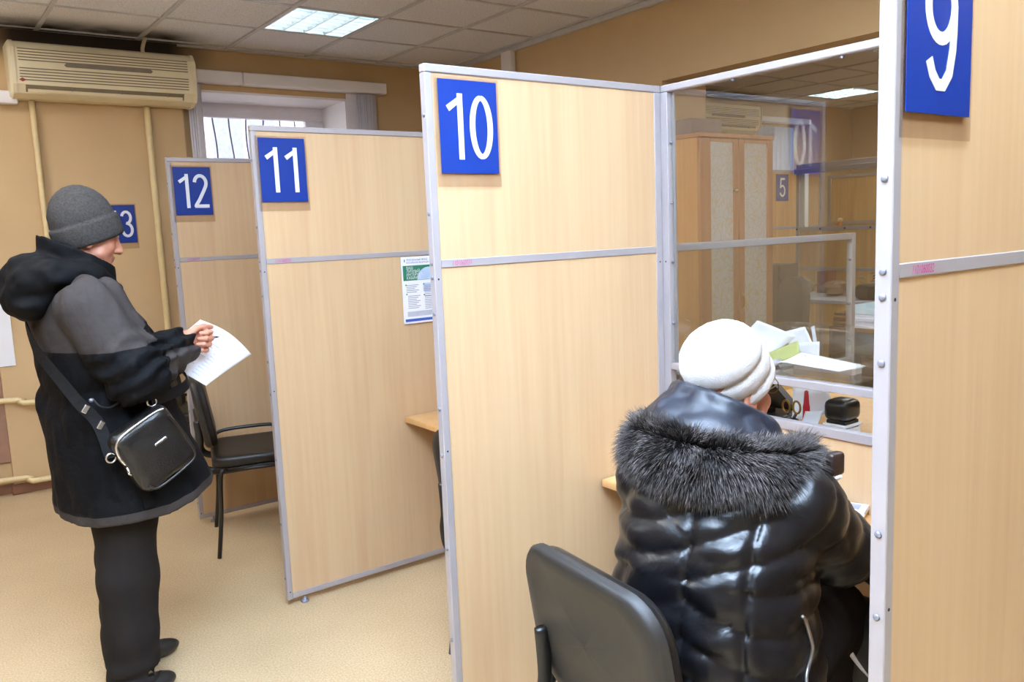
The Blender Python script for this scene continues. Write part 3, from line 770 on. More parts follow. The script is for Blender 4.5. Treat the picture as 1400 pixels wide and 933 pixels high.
def ltext(s_, x, z, size, m, name):
    V, F = text_mesh(s_, size); mb = MB(); mb.add([(LX + x + a * 0.86, yl - 0.0009, LZ + z + b_) for a, b_ in V], F); mb.build(name, m, lf)
ltext('ПЕНСИОННЫЙ ФОНД', 0.026, 0.272, 0.0115, m_navy, 'heading')
ltext('РОССИЙСКОЙ ФЕДЕРАЦИИ', 0.026, 0.261, 0.0095, m_navy, 'heading')
for k, s_ in enumerate(('ВАШ', 'ЛИЧНЫЙ', 'ИНТЕРНЕТ-', 'КАБИНЕТ')): ltext(s_, 0.024, 0.236 - 0.0145 * k, 0.0175, m_signwhite, 'title')
pb = MB()
for cx, zt, n in ((0.02, 0.165, 5), (0.11, 0.16, 7), (0.026, 0.118, 8), (0.11, 0.112, 8)):
    for k in range(n): pb.box(LX + cx, LX + cx + 0.062 - 0.01 * ((k * 7) % 3), yl - 0.0005, yl - 0.0001, LZ + zt - 0.0075 * k, LZ + zt - 0.0075 * k + 0.003)
pb.build('body_text', m_print, lf)
flat('blue_box', m_lblue, 0.105, 0.19, 0.135, 0.172, 0.6)
for x, z in ((0.016, 0.165), (0.105, 0.165), (0.018, 0.125), (0.105, 0.118)): flat('bullet', m_green, x, x + 0.006, z, z + 0.006, 2)
# ------------------------------------------------------------------ chairs
m_vinyl = mat('black_vinyl', (22, 20, 20), 0.42, var=0.12, scale=40, bump=0.1, bscale=300)
m_shell = mat('chair_back_shell', (27, 25, 24), 0.5, var=0.1, scale=80, bump=0.2, bscale=700)
def pad(w, d, t, r, top=0.0, nz=4):
    """rounded cushion outline stacked in layers, local x/y centred, z 0..t"""
    V = []; F = []; n = 0; lay = []
    for k in range(nz + 3):
        s_ = [0.90, 0.97, 1.0, 1.0, 0.985, 0.93, 0.78][k] if nz == 4 else 1
        z = [0.0, 0.08, 0.25, 0.65, 0.85, 0.97, 1.0][k] * t
        P = rrect(-d / 2 * s_, d / 2 * s_, -w / 2 * s_, w / 2 * s_, r * s_, 5); n = len(P)
        for a, b_ in P: V.append((a, b_, z))
    for k in range(nz + 2):
        for i in range(n): F.append([k * n + i, k * n + (i + 1) % n, (k + 1) * n + (i + 1) % n, (k + 1) * n + i])
    F.append(list(range(n))[::-1]); F.append([(nz + 2) * n + i for i in range(n)])
    return V, F
def make_chair(label):
    t_ = thing('office_chair', label, 'chair', (0, 0, 0), 'black visitor chairs in the booths')
    V, F = pad(0.46, 0.42, 0.055, 0.07)
    s_ = MB(); s_.add([(x + 0.01, y, z + 0.43 + 0.012 * max(0, x) ) for x, y, z in V], F, 0, True); s_.build('seat', m_vinyl, t_)
    V, F = pad(0.43, 0.40, 0.018, 0.07); s_ = MB(); s_.add([(x, y, z + 0.414) for x, y, z in V], F, 0, True); s_.build('seat_pan', m_shell, t_)
    # backrest: curved rounded panel, plastic shell behind and padding before
    def back(x_off, w, h, t0, t1, zc, dome):
        P = rrect(-w / 2, w / 2, -h / 2, h / 2, 0.085, 7); n = len(P)
        rings = [(1.0, 0.0), (1.0, 0.6), (0.965, 0.93), (0.90, 1.0), (0.80, 0.97), (0.775, 0.86), (0.4, 0.86), (0.01, 0.86)] if dome else [(1.0, 0.0), (1.0, 0.5), (0.97, 0.85), (0.90, 1.0), (0.5, 1.06), (0.02, 1.08)]
        V = []; F = []
        for s1, t in rings:
            for a, b_ in P:
                y, z = a * s1, b_ * s1
                yy = y * (1 - 0.10 * max(0, z / h + 0.0)) 
                x = x_off + (t0 + (t1 - t0) * t) + 0.32 * y * y - 0.16 * z + 0.25 * z * z
                V.append((x, yy, zc + z))
        for k in range(len(rings) - 1):
            for i in range(n): F.append([k * n + i, k * n + (i + 1) % n, (k + 1) * n + (i + 1) % n, (k + 1) * n + i])
        F.append(list(range(n))); F.append([(len(rings) - 1) * n + i for i in range(n)][::-1])
        mb = MB(); mb.add(V, F, 0, True); return mb
    back(-0.232, 0.45, 0.33, 0.0, -0.026, 0.685, True).build('back_shell', m_shell, t_)
    back(-0.231, 0.435, 0.315, 0.0, 0.034, 0.685, False).build('back_cushion', m_vinyl, t_)
    for y in (-0.225, 0.225):
        MB().tube(bez([(0.19, y * 0.9, 0.418), (0.205, y, 0.40), (0.215, y * 1.02, 0.2), (0.235, y * 1.06, 0.0)], 5), 0.0105, 8).build('leg', m_blackmetal, t_)
        MB().tube(bez([(-0.13, y * 0.9, 0.418), (-0.165, y, 0.40), (-0.18, y * 1.02, 0.2), (-0.205, y * 1.06, 0.0)], 5), 0.0105, 8).build('leg', m_blackmetal, t_)
        MB().tube([(-0.14, y * 0.93, 0.412), (0.19, y * 0.93, 0.412)], 0.009, 8).build('frame_rail', m_blackmetal, t_)
        MB().tube(bez([(0.02, y * 0.72, 0.41), (-0.16, y * 0.72, 0.405), (-0.235, y * 0.72, 0.43), (-0.252, y * 0.72, 0.50), (-0.245, y * 0.72, 0.56), (-0.25, y * 0.72, 0.66)], 6), 0.011, 8, flat=1.6).build('back_support', m_blackmetal, t_)
    MB().tube(bez([(-0.20, 0.235, 0.43), (-0.185, 0.238, 0.475), (-0.13, 0.24, 0.515), (0.08, 0.24, 0.52), (0.13, 0.238, 0.505), (0.15, 0.235, 0.44)], 6), 0.0095, 8).build('side_rail', m_blackmetal, t_)
    return t_
ch0 = make_chair('black padded chair in the open booth before the number 12 partition')
ch0.location = (0.196, 2.184, 0); ch0.rotation_euler = (0, 0, R(-15.3))
def chair_copy(x, y, a, label):
    c = copy_tree(ch0); c.location = (x, y, 0); c.rotation_euler = (0, 0, R(a)); c['label'] = label; return c
chair_copy(0.095, -0.77, -6, 'black chair under the seated woman, its plastic back toward us')
chair_copy(0.50, 0.275, 0, 'black chair mostly hidden between partitions 10 and 11')
chair_copy(0.325, 3.41, 0, 'black chair behind the number 12 partition, only a leg showing')

# ------------------------------------------------------------------ staff side of the counter
m_alu2 = m_alu
sp = thing('staff_screen', 'low grey framed glass screen between the staff desks behind the counter', 'partition', (1.45, 0.0, 0))
XA, XB = 0.915, 2.0
MB().box(XA, XB - 0.026, 0.0, 0.026, 1.402, 1.427, 0.0015).build('top_rail', m_alu, sp)
MB().box(XB - 0.026, XB, 0.0, 0.026, 0.0, 1.427, 0.0015).build('post', m_alu, sp)
MB().box(XA, XA + 0.014, 0.0, 0.026, 0.0, 1.40, 0.0015).build('post', m_alu, sp)
MB().box(XA + 0.014, XB - 0.0265, 0.0, 0.026, 0.893, 0.918, 0.0015).build('middle_rail', m_alu, sp)
MB().box(XA + 0.012, XB - 0.024, 0.010, 0.015, 0.917, 1.403).build('glass_pane', m_glass, sp)
MB().box(XA + 0.012, XB - 0.024, 0.006, 0.020, 0.05, 0.895).build('lower_board', m_beech_dark, sp)
for z in (1.32, 1.14, 0.99): MB().lathe((XB - 0.029, 0.009, z), [(0.001, -0.006), (0.006, -0.004), (0.006, 0.004), (0.001, 0.006)], 8).build('bolt', m_bolt, sp)
dk = thing('staff_desk', 'pale staff desk just behind the counter slot', 'desk', (1.3, -0.6, 0.8))
MB().box(0.90, 1.66, -1.22, -0.004, 0.822, 0.847, 0.003).build('desk_top', m_desk, dk)
MB().box(0.92, 1.62, -1.21, -1.19, 0.0, 0.822).build('side_panel', m_beech_dark, dk)
MB().box(0.92, 1.62, -0.03, -0.01, 0.0, 0.822).build('side_panel', m_beech_dark, dk)
dk2 = thing('staff_desk', 'next staff desk beyond the low glass screen', 'desk', (1.3, 0.6, 0.8))
MB().box(0.90, 1.66, 0.03, 1.24, 0.822, 0.847, 0.003).build('desk_top', m_desk, dk2)
MB().box(0.92, 1.62, 1.2, 1.22, 0.0, 0.822).build('side_panel', m_beech_dark, dk2)
MB().box(0.92, 1.62, 0.045, 0.065, 0.0, 0.822).build('side_panel', m_beech_dark, dk2)

# acrylic letter rack that rests on the middle rail, with its papers
m_acryl = glass_mat('clear_acrylic', (0.93, 0.95, 0.96), 0.07)
rk = thing('letter_rack', 'clear acrylic letter tray on the rail behind the counter glass', 'letter tray', (1.03, -0.35, 1.04))
MB().box(0.912, 1.16, -0.66, -0.10, 1.0395, 1.0425).build('base', m_acryl, rk)
MB().box(0.912, 1.16, -0.663, -0.66, 1.0395, 1.10).build('side', m_acryl, rk)
MB().box(0.912, 1.16, -0.10, -0.097, 1.0395, 1.10).build('side', m_acryl, rk)
MB().sheet(lambda u, v: (1.16 + 0.05 * v * v, -0.66 + 0.56 * u, 1.0425 + 0.115 * v * (1 - 0.35 * (2 * u - 1) ** 4)), 10, 5, 0.002).build('back', m_acryl, rk)
MB().box(0.915, 0.935, -0.16, -0.14, 0.847, 1.0395).build('support', m_acryl, rk); MB().box(1.13, 1.15, -0.63, -0.61, 0.847, 1.0395).build('support', m_acryl, rk)
MB().box(1.13, 1.15, -0.16, -0.14, 0.847, 1.0395).build('support', m_acryl, rk)
m_yg = mat('yellow_green_paper', (172, 178, 112), 0.8, var=0.08)
m_lb = mat('pale_blue_paper', (186, 216, 232), 0.8, var=0.03)
m_lv = mat('lilac_white_paper', (222, 220, 232), 0.8, var=0.03)
def sheet4(label, q, m, curl=0.0, lean=0.0, name='paper_sheet', lines=0, grp=None):
    """paper from four corners in order; curl bends it; lean tips the top back"""
    a, b_, c, d = [Vector(p) for p in q]
    t_ = thing(name, label, 'paper', tuple((a + b_ + c + d) / 4), grp)
    nn = (b_ - a).cross(d - a).normalized()
    zmin = min(p.z for p in (a, b_, c, d))
    def fn(u, v):
        p = (a * (1 - u) + b_ * u) * (1 - v) + (d * (1 - u) + c * u) * v
        p = p + nn * (curl * math.sin(u * math.pi) + 0.3 * curl * math.sin(v * 4)) 
        p.x += lean * (p.z - zmin)
        return p
    MB().sheet(fn, 8, 6, 0.0009).build('sheet', m, t_)
    return t_
sheet4('large white paper sheet standing uppermost in the clear letter tray', [(1.02, -0.173, 1.118), (1.02, -0.237, 1.176), (1.02, -0.388, 1.138), (1.02, -0.298, 1.068)], m_paper, 0.008, 0.25)
sheet4('white sheet tip behind the uppermost paper in the tray', [(1.08, -0.307, 1.14), (1.08, -0.375, 1.160), (1.08, -0.412, 1.110), (1.08, -0.336, 1.085)], m_lv, 0.004, 0.25)
sheet4('thin grey card edge standing behind the white papers in the tray', [(1.10, -0.387, 1.158), (1.10, -0.398, 1.163), (1.10, -0.421, 1.094), (1.10, -0.408, 1.09)], m_lgrey, 0.001, 0.2)
sheet4('yellow-green paper in the middle of the letter tray', [(0.995, -0.306, 1.081), (0.995, -0.411, 1.129), (0.995, -0.425, 1.085), (0.995, -0.325, 1.046)], m_yg, 0.006, 0.2)
sheet4('lilac-white sheet standing at the right of the yellow-green paper', [(1.03, -0.381, 1.115), (1.03, -0.464, 1.127), (1.03, -0.469, 1.058), (1.03, -0.397, 1.046)], m_lv, 0.004, 0.15)
sheet4('pale blue paper strip below the yellow-green paper', [(0.972, -0.335, 1.05), (0.972, -0.46, 1.094), (0.972, -0.465, 1.070), (0.972, -0.361, 1.0435)], m_lb, 0.004, 0.15)
t = thing('curled_paper', 'white paper with a curled grey corner lying lowest on the tray front', 'paper', (0.95, -0.48, 1.06))
MB().sheet(lambda u, v: (0.918 + 0.085 * v, -0.372 - 0.235 * u - 0.03 * v * u, 1.0445 + 0.034 * math.sin(min(1, u * 4.2) * math.pi * 0.5) * (1 - 0.3 * u) * (1 - v * 0.2) + 0.018 * (1 - u) * v + (0.010 if u > 0.2 else 0.0) * v * 1.3), 18, 6, 0.0009).build('sheet', m_paper, t)
MB().sheet(lambda u, v: (0.917 + 0.05 * v, -0.372 - 0.014 * math.cos(u * 4.4) - 0.02 * u, 1.060 + 0.016 * math.sin(u * 4.4)), 10, 2, 0.0009).build('curled_corner', m_lgrey, t)
t = thing('paper_stack', 'thin stack of white forms sticking out under the curled paper', 'paper', (1.0, -0.55, 1.06))
for k in range(3): MB().box(1.005, 1.06, -0.595 + 0.004 * k, -0.40, 1.060 + 0.004 * k, 1.0615 + 0.004 * k).build('sheet', m_paper, t)
MB().box(1.008, 1.06, -0.59, -0.40, 1.0428, 1.0595).build('lower_forms', m_lv, t)

# things on the staff desk seen through the slot
ZD = 0.847
m_blk = mat('gloss_black_plastic', (22, 21, 22), 0.3, var=0.05)
t = thing('monitor', 'black slanted monitor on the staff desk beside the woman\'s cheek', 'monitor', (1.15, -0.2, ZD))
MB().prism([(-0.335, 0.03), (-0.245, 0.128), (-0.06, 0.15), (-0.06, 0.03)], lambda a, b_, q: (1.14 + q - b_ * 0.2, a + 0.012, ZD + b_), 0, 0.03).build('screen_back', m_blk, t)
MB().box(1.12, 1.17, -0.22, -0.14, ZD + 0.006, ZD + 0.09, 0.004).build('neck', m_blk, t)
MB().box(1.06, 1.22, -0.28, -0.09, ZD, ZD + 0.008, 0.003).build('base', m_blk, t)
m_gold = mat('scissors_gold', (150, 112, 52), 0.35, 0.6)
t = thing('scissors', 'scissors with gold and black handles standing in a holder on the staff desk', 'scissors', (1.02, -0.38, ZD))
ring = lambda cy, cz: [(1.02 + 0.004 * math.cos(a), cy + 0.016 * math.cos(a), cz + 0.019 * math.sin(a)) for a in np.linspace(0, 2 * math.pi, 16)[:-1]]
MB().tube(ring(-0.365, 0.918), 0.0035, 6, closed=True).build('handle', m_gold, t)
MB().tube(ring(-0.402, 0.920), 0.0035, 6, closed=True).build('handle', m_gold, t)
MB().tube([(1.02, -0.368, 0.90), (1.02, -0.384, 0.875), (1.02, -0.388, 0.852)], 0.005, 6).build('blade', m_blk, t)
MB().tube([(1.022, -0.400, 0.902), (1.022, -0.386, 0.875), (1.022, -0.380, 0.852)], 0.005, 6).build('blade', m_blk, t)
MB().lathe((1.02, -0.384, ZD), [(0.022, 0), (0.022, 0.032), (0.019, 0.034), (0.018, 0.006)], 14).build('holder', m_blk, t)
m_redp = mat('marker_red', (186, 30, 40), 0.4)
t = thing('red_marker', 'red marker standing upright before white forms on the staff desk', 'marker', (1.085, -0.392, ZD))
MB().lathe((1.085, -0.392, ZD), [(0.011, 0), (0.011, 0.062), (0.0085, 0.075), (0.006, 0.112), (0.001, 0.116)], 12).build('barrel', m_redp, t)
MB().lathe((1.085, -0.392, ZD), [(0.0115, 0.0), (0.0115, 0.014)], 12).build('cap', m_redp, t)
sheet4('white form propped up behind the red marker', [(1.13, -0.312, 0.955), (1.13, -0.435, 0.960), (1.115, -0.475, 0.905), (1.10, -0.33, 0.850)], m_paper, 0.006, 0.0)
sheet4('white form slanting down in front of the red marker', [(1.05, -0.412, 0.905), (1.055, -0.470, 0.915), (1.02, -0.462, 0.8485), (1.015, -0.412, 0.849)], m_paper, 0.004, 0.0)
m_gtape = mat('tape_green', (30, 140, 84), 0.3)
t = thing('tape_roll', 'bright green tape roll lying near the sill on the staff desk', 'tape roll', (0.985, -0.425, ZD))
MB().tube([(0.985 + 0.024 * math.cos(a), -0.425 + 0.030 * math.sin(a), ZD + 0.027) for a in np.linspace(0, 2 * math.pi, 20)[:-1]], 0.006, 6, closed=True).build('ring', m_gtape, t)
MB().lathe((0.985, -0.425, ZD), [(0.024, 0), (0.026, 0.004), (0.026, 0.02), (0.022, 0.022)], 16).build('core', m_gtape, t)
t = thing('hole_punch', 'black rounded office machine with white base beside the propped forms', 'office machine', (1.06, -0.52, ZD))
def rnd(x0, x1, y0, y1, z0, z1, b_, nm, m): MB().box(x0, x1, y0, y1, z0, z1, b_, seg=3).build(nm, m, t)
rnd(1.04, 1.12, -0.555, -0.482, ZD, ZD + 0.024, 0.004, 'base', m_signwhite)
rnd(1.035, 1.125, -0.557, -0.480, ZD + 0.028, ZD + 0.036, 0.003, 'tray', m_signwhite)
rnd(1.035, 1.125, -0.557, -0.478, ZD + 0.044, ZD + 0.108, 0.02, 'cover', m_blk)
rnd(1.045, 1.115, -0.55, -0.487, ZD + 0.022, ZD + 0.046, 0.002, 'neck', m_blk)
t = sheet4('loose white papers by the post at the end of the slot', [(0.97, -0.53, ZD + 0.002), (1.12, -0.56, ZD + 0.003), (1.10, -0.70, ZD + 0.006), (0.95, -0.68, ZD + 0.002)], m_paper, 0.003)
t = thing('cable_adapter', 'small white adapter with black cable behind the end post', 'adapter', (1.16, -0.62, ZD))
MB().box(1.19, 1.23, -0.635, -0.60, ZD, ZD + 0.035, 0.006, seg=2).build('body', m_signwhite, t)
MB().tube(bez([(1.21, -0.60, ZD + 0.02), (1.22, -0.585, ZD + 0.012), (1.27, -0.56, ZD + 0.01)], 5), 0.004, 6).build('cable', m_blk, t)
# beyond the low screen, left of the hat
t = thing('form_stack', 'stack of white forms beyond the low screen, at the glass corner', 'paper', (1.12, 0.12, 0.95))
for k in range(5): MB().box(1.02 + 0.004 * k, 1.22, 0.055 - 0.003 * k, 0.24, 0.985 + 0.006 * k, 0.989 + 0.006 * k).build('sheet', m_paper if k % 2 else m_lb, t)
MB().sheet(lambda u, v: (1.03 + 0.15 * v, 0.05 + 0.09 * u, 1.017 + 0.04 * (1 - u) ** 2), 6, 2, 0.0009).build('raised_sheet', m_paper, t)
t = thing('desk_tray', 'grey desk shelf carrying the form stack at the glass corner', 'tray', (1.12, 0.15, ZD))
MB().box(1.0, 1.26, 0.04, 0.30, 0.968, 0.984, 0.003).build('shelf', m_lgrey, t)
for y in (0.05, 0.28): MB().box(1.01, 1.25, y, y + 0.012, ZD, 0.968).build('leg', m_lgrey, t)
t = thing('yellow_envelope', 'yellow-beige envelope leaning under the form stack', 'envelope', (1.0, 0.03, ZD))
MB().sheet(lambda u, v: (0.955 + 0.05 * v, 0.054 + 0.10 * u, ZD + 0.001 + 0.11 * v * (1 - 0.5 * u)), 5, 4, 0.003).build('envelope', mat('manila', (206, 190, 132), 0.8), t)

# tall wardrobe with patterned doors in the staff room
m_cherry = wood('wardrobe_wood', (176, 122, 72), (196, 144, 90), 0.4)
m_cherry2 = wood('wardrobe_frame_wood', (150, 102, 68), (168, 118, 80), 0.4)
m_pat, nt, b = new_mat('wardrobe_patterned_panel')
tc = N(nt, 'ShaderNodeTexCoord'); vz = N(nt, 'ShaderNodeTexVoronoi', feature='DISTANCE_TO_EDGE'); vz.inputs['Scale'].default_value = 30
nz = N(nt, 'ShaderNodeTexNoise'); nz.inputs['Scale'].default_value = 9; nz.inputs['Detail'].default_value = 3
ad = N(nt, 'ShaderNodeMix', data_type='VECTOR'); ad.inputs[0].default_value = 0.12
nt.links.new(tc.outputs['Object'], nz.inputs['Vector']); nt.links.new(tc.outputs['Object'], ad.inputs[4]); nt.links.new(nz.outputs['Color'], ad.inputs[5]); nt.links.new(ad.outputs[1], vz.inputs['Vector'])
rp = N(nt, 'ShaderNodeValToRGB'); rp.color_ramp.elements[0].position = 0.02; rp.color_ramp.elements[0].color = lin((184, 166, 134)) + (1,)
rp.color_ramp.elements[1].position = 0.10; rp.color_ramp.elements[1].color = lin((184, 178, 178)) + (1,)
nt.links.new(vz.outputs['Distance'], rp.inputs[0]); nt.links.new(rp.outputs[0], b.inputs['Base Color']); b.inputs['Roughness'].default_value = 0.45
wd = thing('wardrobe', 'tall cherry wardrobe with marbled door panels behind the counter glass', 'wardrobe', (2.5, 1.2, 0))
WY = 0.98
MB().box(2.196, 2.796, WY + 0.02, 1.44, 0.04, 1.925).build('body', m_cherry, wd)
MB().box(2.19, 2.802, WY - 0.004, 1.45, 1.925, 1.948, 0.003).build('top', m_cherry2, wd)
MB().box(2.21, 2.79, WY + 0.05, 1.42, 0.0, 0.04).build('plinth', m_cherry2, wd)
for k, (a, c) in enumerate(((2.197, 2.500), (2.504, 2.795))):
    d_ = MB(); w_ = 0.082 if k == 0 else 0.045
    fx0, fx1 = (a + 0.080, c - 0.042) if k == 0 else (a + 0.046, c - 0.052)
    d_.box(a, fx0, WY, WY + 0.02, 0.05, 1.922, 0.002); d_.box(fx1, c, WY, WY + 0.02, 0.05, 1.922, 0.002)
    d_.box(fx0, fx1, WY, WY + 0.02, 0.05, 0.13); d_.box(fx0, fx1, WY, WY + 0.02, 1.905, 1.922)
    dd = d_.build('door', m_cherry2, wd)
    MB().box(fx0 - 0.003, fx1 + 0.003, WY + 0.006, WY + 0.014, 0.125, 1.908).build('door_panel', m_pat, dd)
    hx = 2.478 if k == 0 else 2.522
    if k == 0: MB().lathe((0, 0, 0), [(0.004, 0), (0.004, 0.014), (0.012, 0.018), (0.012, 0.026), (0.004, 0.03)], 12).xf(Matrix.Translation((hx - 0.022, WY, 1.652)) @ Matrix.Rotation(R(90), 4, 'X')).build('knob', mat('brass', (206, 190, 150), 0.25, 0.8), dd)
    else: MB().tube(bez([(hx, WY, 1.10), (hx, WY - 0.025, 1.085), (hx, WY - 0.025, 1.035), (hx, WY, 1.02)], 5), 0.005, 8).build('handle', mat('brass_old', (190, 170, 110), 0.3, 0.8), dd)
bx = thing('cardboard_box', 'grey open box lying on top of the wardrobe', 'box', (2.38, 1.2, 1.948))
b_ = MB(); b_.box(2.255, 2.50, 1.09, 1.095, 1.9485, 2.035); b_.box(2.255, 2.50, 1.35, 1.355, 1.9485, 2.035); b_.box(2.255, 2.26, 1.095, 1.35, 1.9485, 2.035); b_.box(2.495, 2.50, 1.095, 1.35, 1.9485, 2.035); b_.box(2.255, 2.50, 1.09, 1.355, 1.9483, 1.953)
b_.build('carton', mat('grey_carton', (128, 108, 100), 0.8, var=0.1), bx)
MB().box(2.26, 2.42, 1.12, 1.33, 1.955, 2.03).build('contents', mat('grey_contents', (196, 190, 184), 0.8), bx)

# shelf rack with trays, cups and packs
m_dkshelf = mat('dark_shelf', (70, 58, 50), 0.5)
m_brownshelf = wood('brown_shelf', (128, 92, 62), (150, 112, 80))
rk2 = thing('shelf_rack', 'brown shelf rack in the staff room behind the end of the low screen', 'shelf', (2.75, 0.25, 0))
for z, mm in ((0.955, m_brownshelf), (0.83, m_dkshelf), (0.72, m_dkshelf), (0.56, m_dkshelf), (0.28, m_dkshelf)): MB().box(2.55, 2.95, 0.0, 0.47, z - 0.018, z).build('shelf_board', mm, rk2)
MB().box(2.55, 2.95, 0.452, 0.47, 0.0, 0.955).build('side_panel', m_dkshelf, rk2); MB().box(2.55, 2.95, -0.02, 0.0, 0.0, 0.955).build('side_panel', m_brownshelf, rk2)
MB().box(2.93, 2.95, 0.0, 0.452, 0.0, 0.955).build('back_panel', m_dkshelf, rk2)
MB().box(2.56, 2.93, 0.215, 0.235, 0.0, 0.937).build('divider', m_brownshelf, rk2)
t = thing('brown_folder_stack', 'stack of brown folders at the far end of the shelf rack top', 'folders', (2.7, 0.40, 0.955))
for k in range(5): MB().box(2.56 + 0.003 * k, 2.86, 0.375, 0.46, 0.9555 + 0.014 * k, 0.968 + 0.014 * k, 0.003).build('folder', (mat('folder_brown', (92, 62, 46), 0.6), mat('folder_tan', (140, 104, 72), 0.6))[k % 2], t)
t = thing('document_pile', 'pile of white documents on the shelf rack', 'documents', (2.7, 0.22, 0.955))
for k in range(6): MB().box(2.56 + 0.004 * (k % 3), 2.85, 0.06 + 0.01 * (k % 2), 0.365 - 0.008 * (k % 3), 0.9555 + 0.011 * k, 0.9655 + 0.011 * k).build('bundle', m_lv if k % 2 else m_paper, t)
t = thing('paper_tray', 'pale blue-white open letter tray topmost on the document pile', 'letter tray', (2.7, 0.22, 1.022))
o_ = MB(); o_.box(2.57, 2.84, 0.08, 0.355, 1.0225, 1.027); o_.box(2.57, 2.84, 0.08, 0.086, 1.027, 1.066); o_.box(2.57, 2.84, 0.349, 0.355, 1.027, 1.066); o_.box(2.57, 2.577, 0.086, 0.349, 1.027, 1.05); o_.box(2.833, 2.84, 0.086, 0.349, 1.027, 1.066)
o_.build('tray', mat('tray_plastic', (206, 226, 234), 0.3), t)
t = thing('pink_mug', 'pale pink mug on the shelf under the document pile', 'mug', (2.62, 0.29, 0.72))
MB().lathe((2.62, 0.30, 0.7205), [(0.030, 0), (0.034, 0.004), (0.034, 0.09), (0.031, 0.09), (0.031, 0.008)], 18).build('cup', mat('mug_pink', (206, 170, 160), 0.35), t)
MB().tube(bez([(2.62, 0.266, 0.80), (2.62, 0.245, 0.79), (2.62, 0.245, 0.75), (2.62, 0.266, 0.738)], 5), 0.005, 6).build('mug_handle', mat('mug_pink2', (206, 170, 160), 0.35), t)
t = thing('paper_pack', 'green and grey pack of printer paper on the lower shelf', 'paper pack', (2.7, 0.34, 0.56))
MB().box(2.57, 2.85, 0.245, 0.445, 0.5605, 0.665, 0.004).build('pack', mat('pack_grey', (120, 130, 120), 0.5), t)
MB().box(2.568, 2.571, 0.25, 0.44, 0.59, 0.645).build('green_label', mat('pack_green', (44, 104, 74), 0.5), t)

# far booths across the staff room
def far_counter(y0, y1):
    t_ = thing('far_counter', 'far row of counters with wide glass, across the staff room', 'counter', (5.0, (y0 + y1) / 2, 0))
    MB().box(5.0, 5.03, y0, y1, 1.90, 1.94, 0.002).build('top_rail', m_alu, t_)
    MB().box(4.97, 5.03, y0, y1, 1.86, 1.8995, 0.002).build('light_rail', m_alu, t_)
    MB().box(5.0, 5.03, y0, y1, 1.385, 1.42, 0.002).build('middle_rail', m_alu, t_)
    MB().box(5.008, 5.022, y0, y1, 0.05, 1.386).build('lower_board', m_beech_dark, t_)
    MB().box(4.99, 5.035, y0, y1, 1.06, 1.085, 0.002).build('lower_rail', m_alu, t_)
    for y in (y0, y0 + 1.24, y1 - 0.03): MB().box(4.998, 5.032, y, y + 0.03, 0.0, 1.86, 0.002).build('post', m_alu, t_)
    MB().box(5.012, 5.017, y0 + 0.03, y1 - 0.03, 1.42, 1.86).build('glass_pane', m_glass, t_)
    for y in np.arange(y0 + 0.15, y1, 0.22): MB().lathe((0, 0, 0), [(0.008, 0), (0.008, 0.003), (0.003, 0.005)], 8).xf(Matrix.Translation((4.9995, float(y), 1.402)) @ Matrix.Rotation(R(-90), 4, 'Y')).build('bolt', m_hole, t_)
far_counter(0.0, 2.36)
t = thing('white_post', 'bright white vertical post at the end of the far counter glass', 'post', (5.05, 2.33, 0))
MB().box(5.035, 5.09, 2.30, 2.35, 0.0, 1.87, 0.004).build('post_body', m_signwhite, t)
t = thing('far_partition', 'beech partition carrying the number 5 sign across the staff room', 'partition', (5.4, 3.0, 0))
MB().box(4.7, 6.3, 3.0, 3.02, 0.05, 1.40).build('lower_board', m_beech_dark, t)
MB().box(4.7, 6.3, 3.0, 3.02, 1.42, 1.93).build('upper_board', m_beech_dark, t)
MB().box(4.7, 6.3, 2.996, 3.024, 1.93, 1.955, 0.002).build('top_rail', m_alu, t); MB().box(4.7, 6.3, 2.996, 3.024, 1.398, 1.422, 0.002).build('middle_rail', m_alu, t)
MB().box(6.3, 6.325, 2.996, 3.024, 0.0, 1.955, 0.002).build('post', m_alu, t); MB().box(4.675, 4.7, 2.996, 3.024, 0.0, 1.955, 0.002).build('post', m_alu, t)
t = thing('far_screen', 'pale framed board beyond the far counter glass', 'partition', (6.2, 1.8, 0))
MB().box(6.2, 6.22, 0.6, 2.80, 0.05, 1.86).build('board', m_beech_dark, t)
MB().box(6.19, 6.23, 0.6, 2.80, 1.86, 1.89, 0.002).build('top_rail', m_alu, t); MB().box(6.19, 6.23, 2.80, 2.835, 0.0, 1.89, 0.002).build('post', m_alu, t); MB().box(6.19, 6.23, 0.565, 0.6, 0.0, 1.89, 0.002).build('post', m_alu, t)
MB().box(6.19, 6.2, 0.6, 2.80, 1.42, 1.45, 0.002).build('middle_rail', m_alu, t)
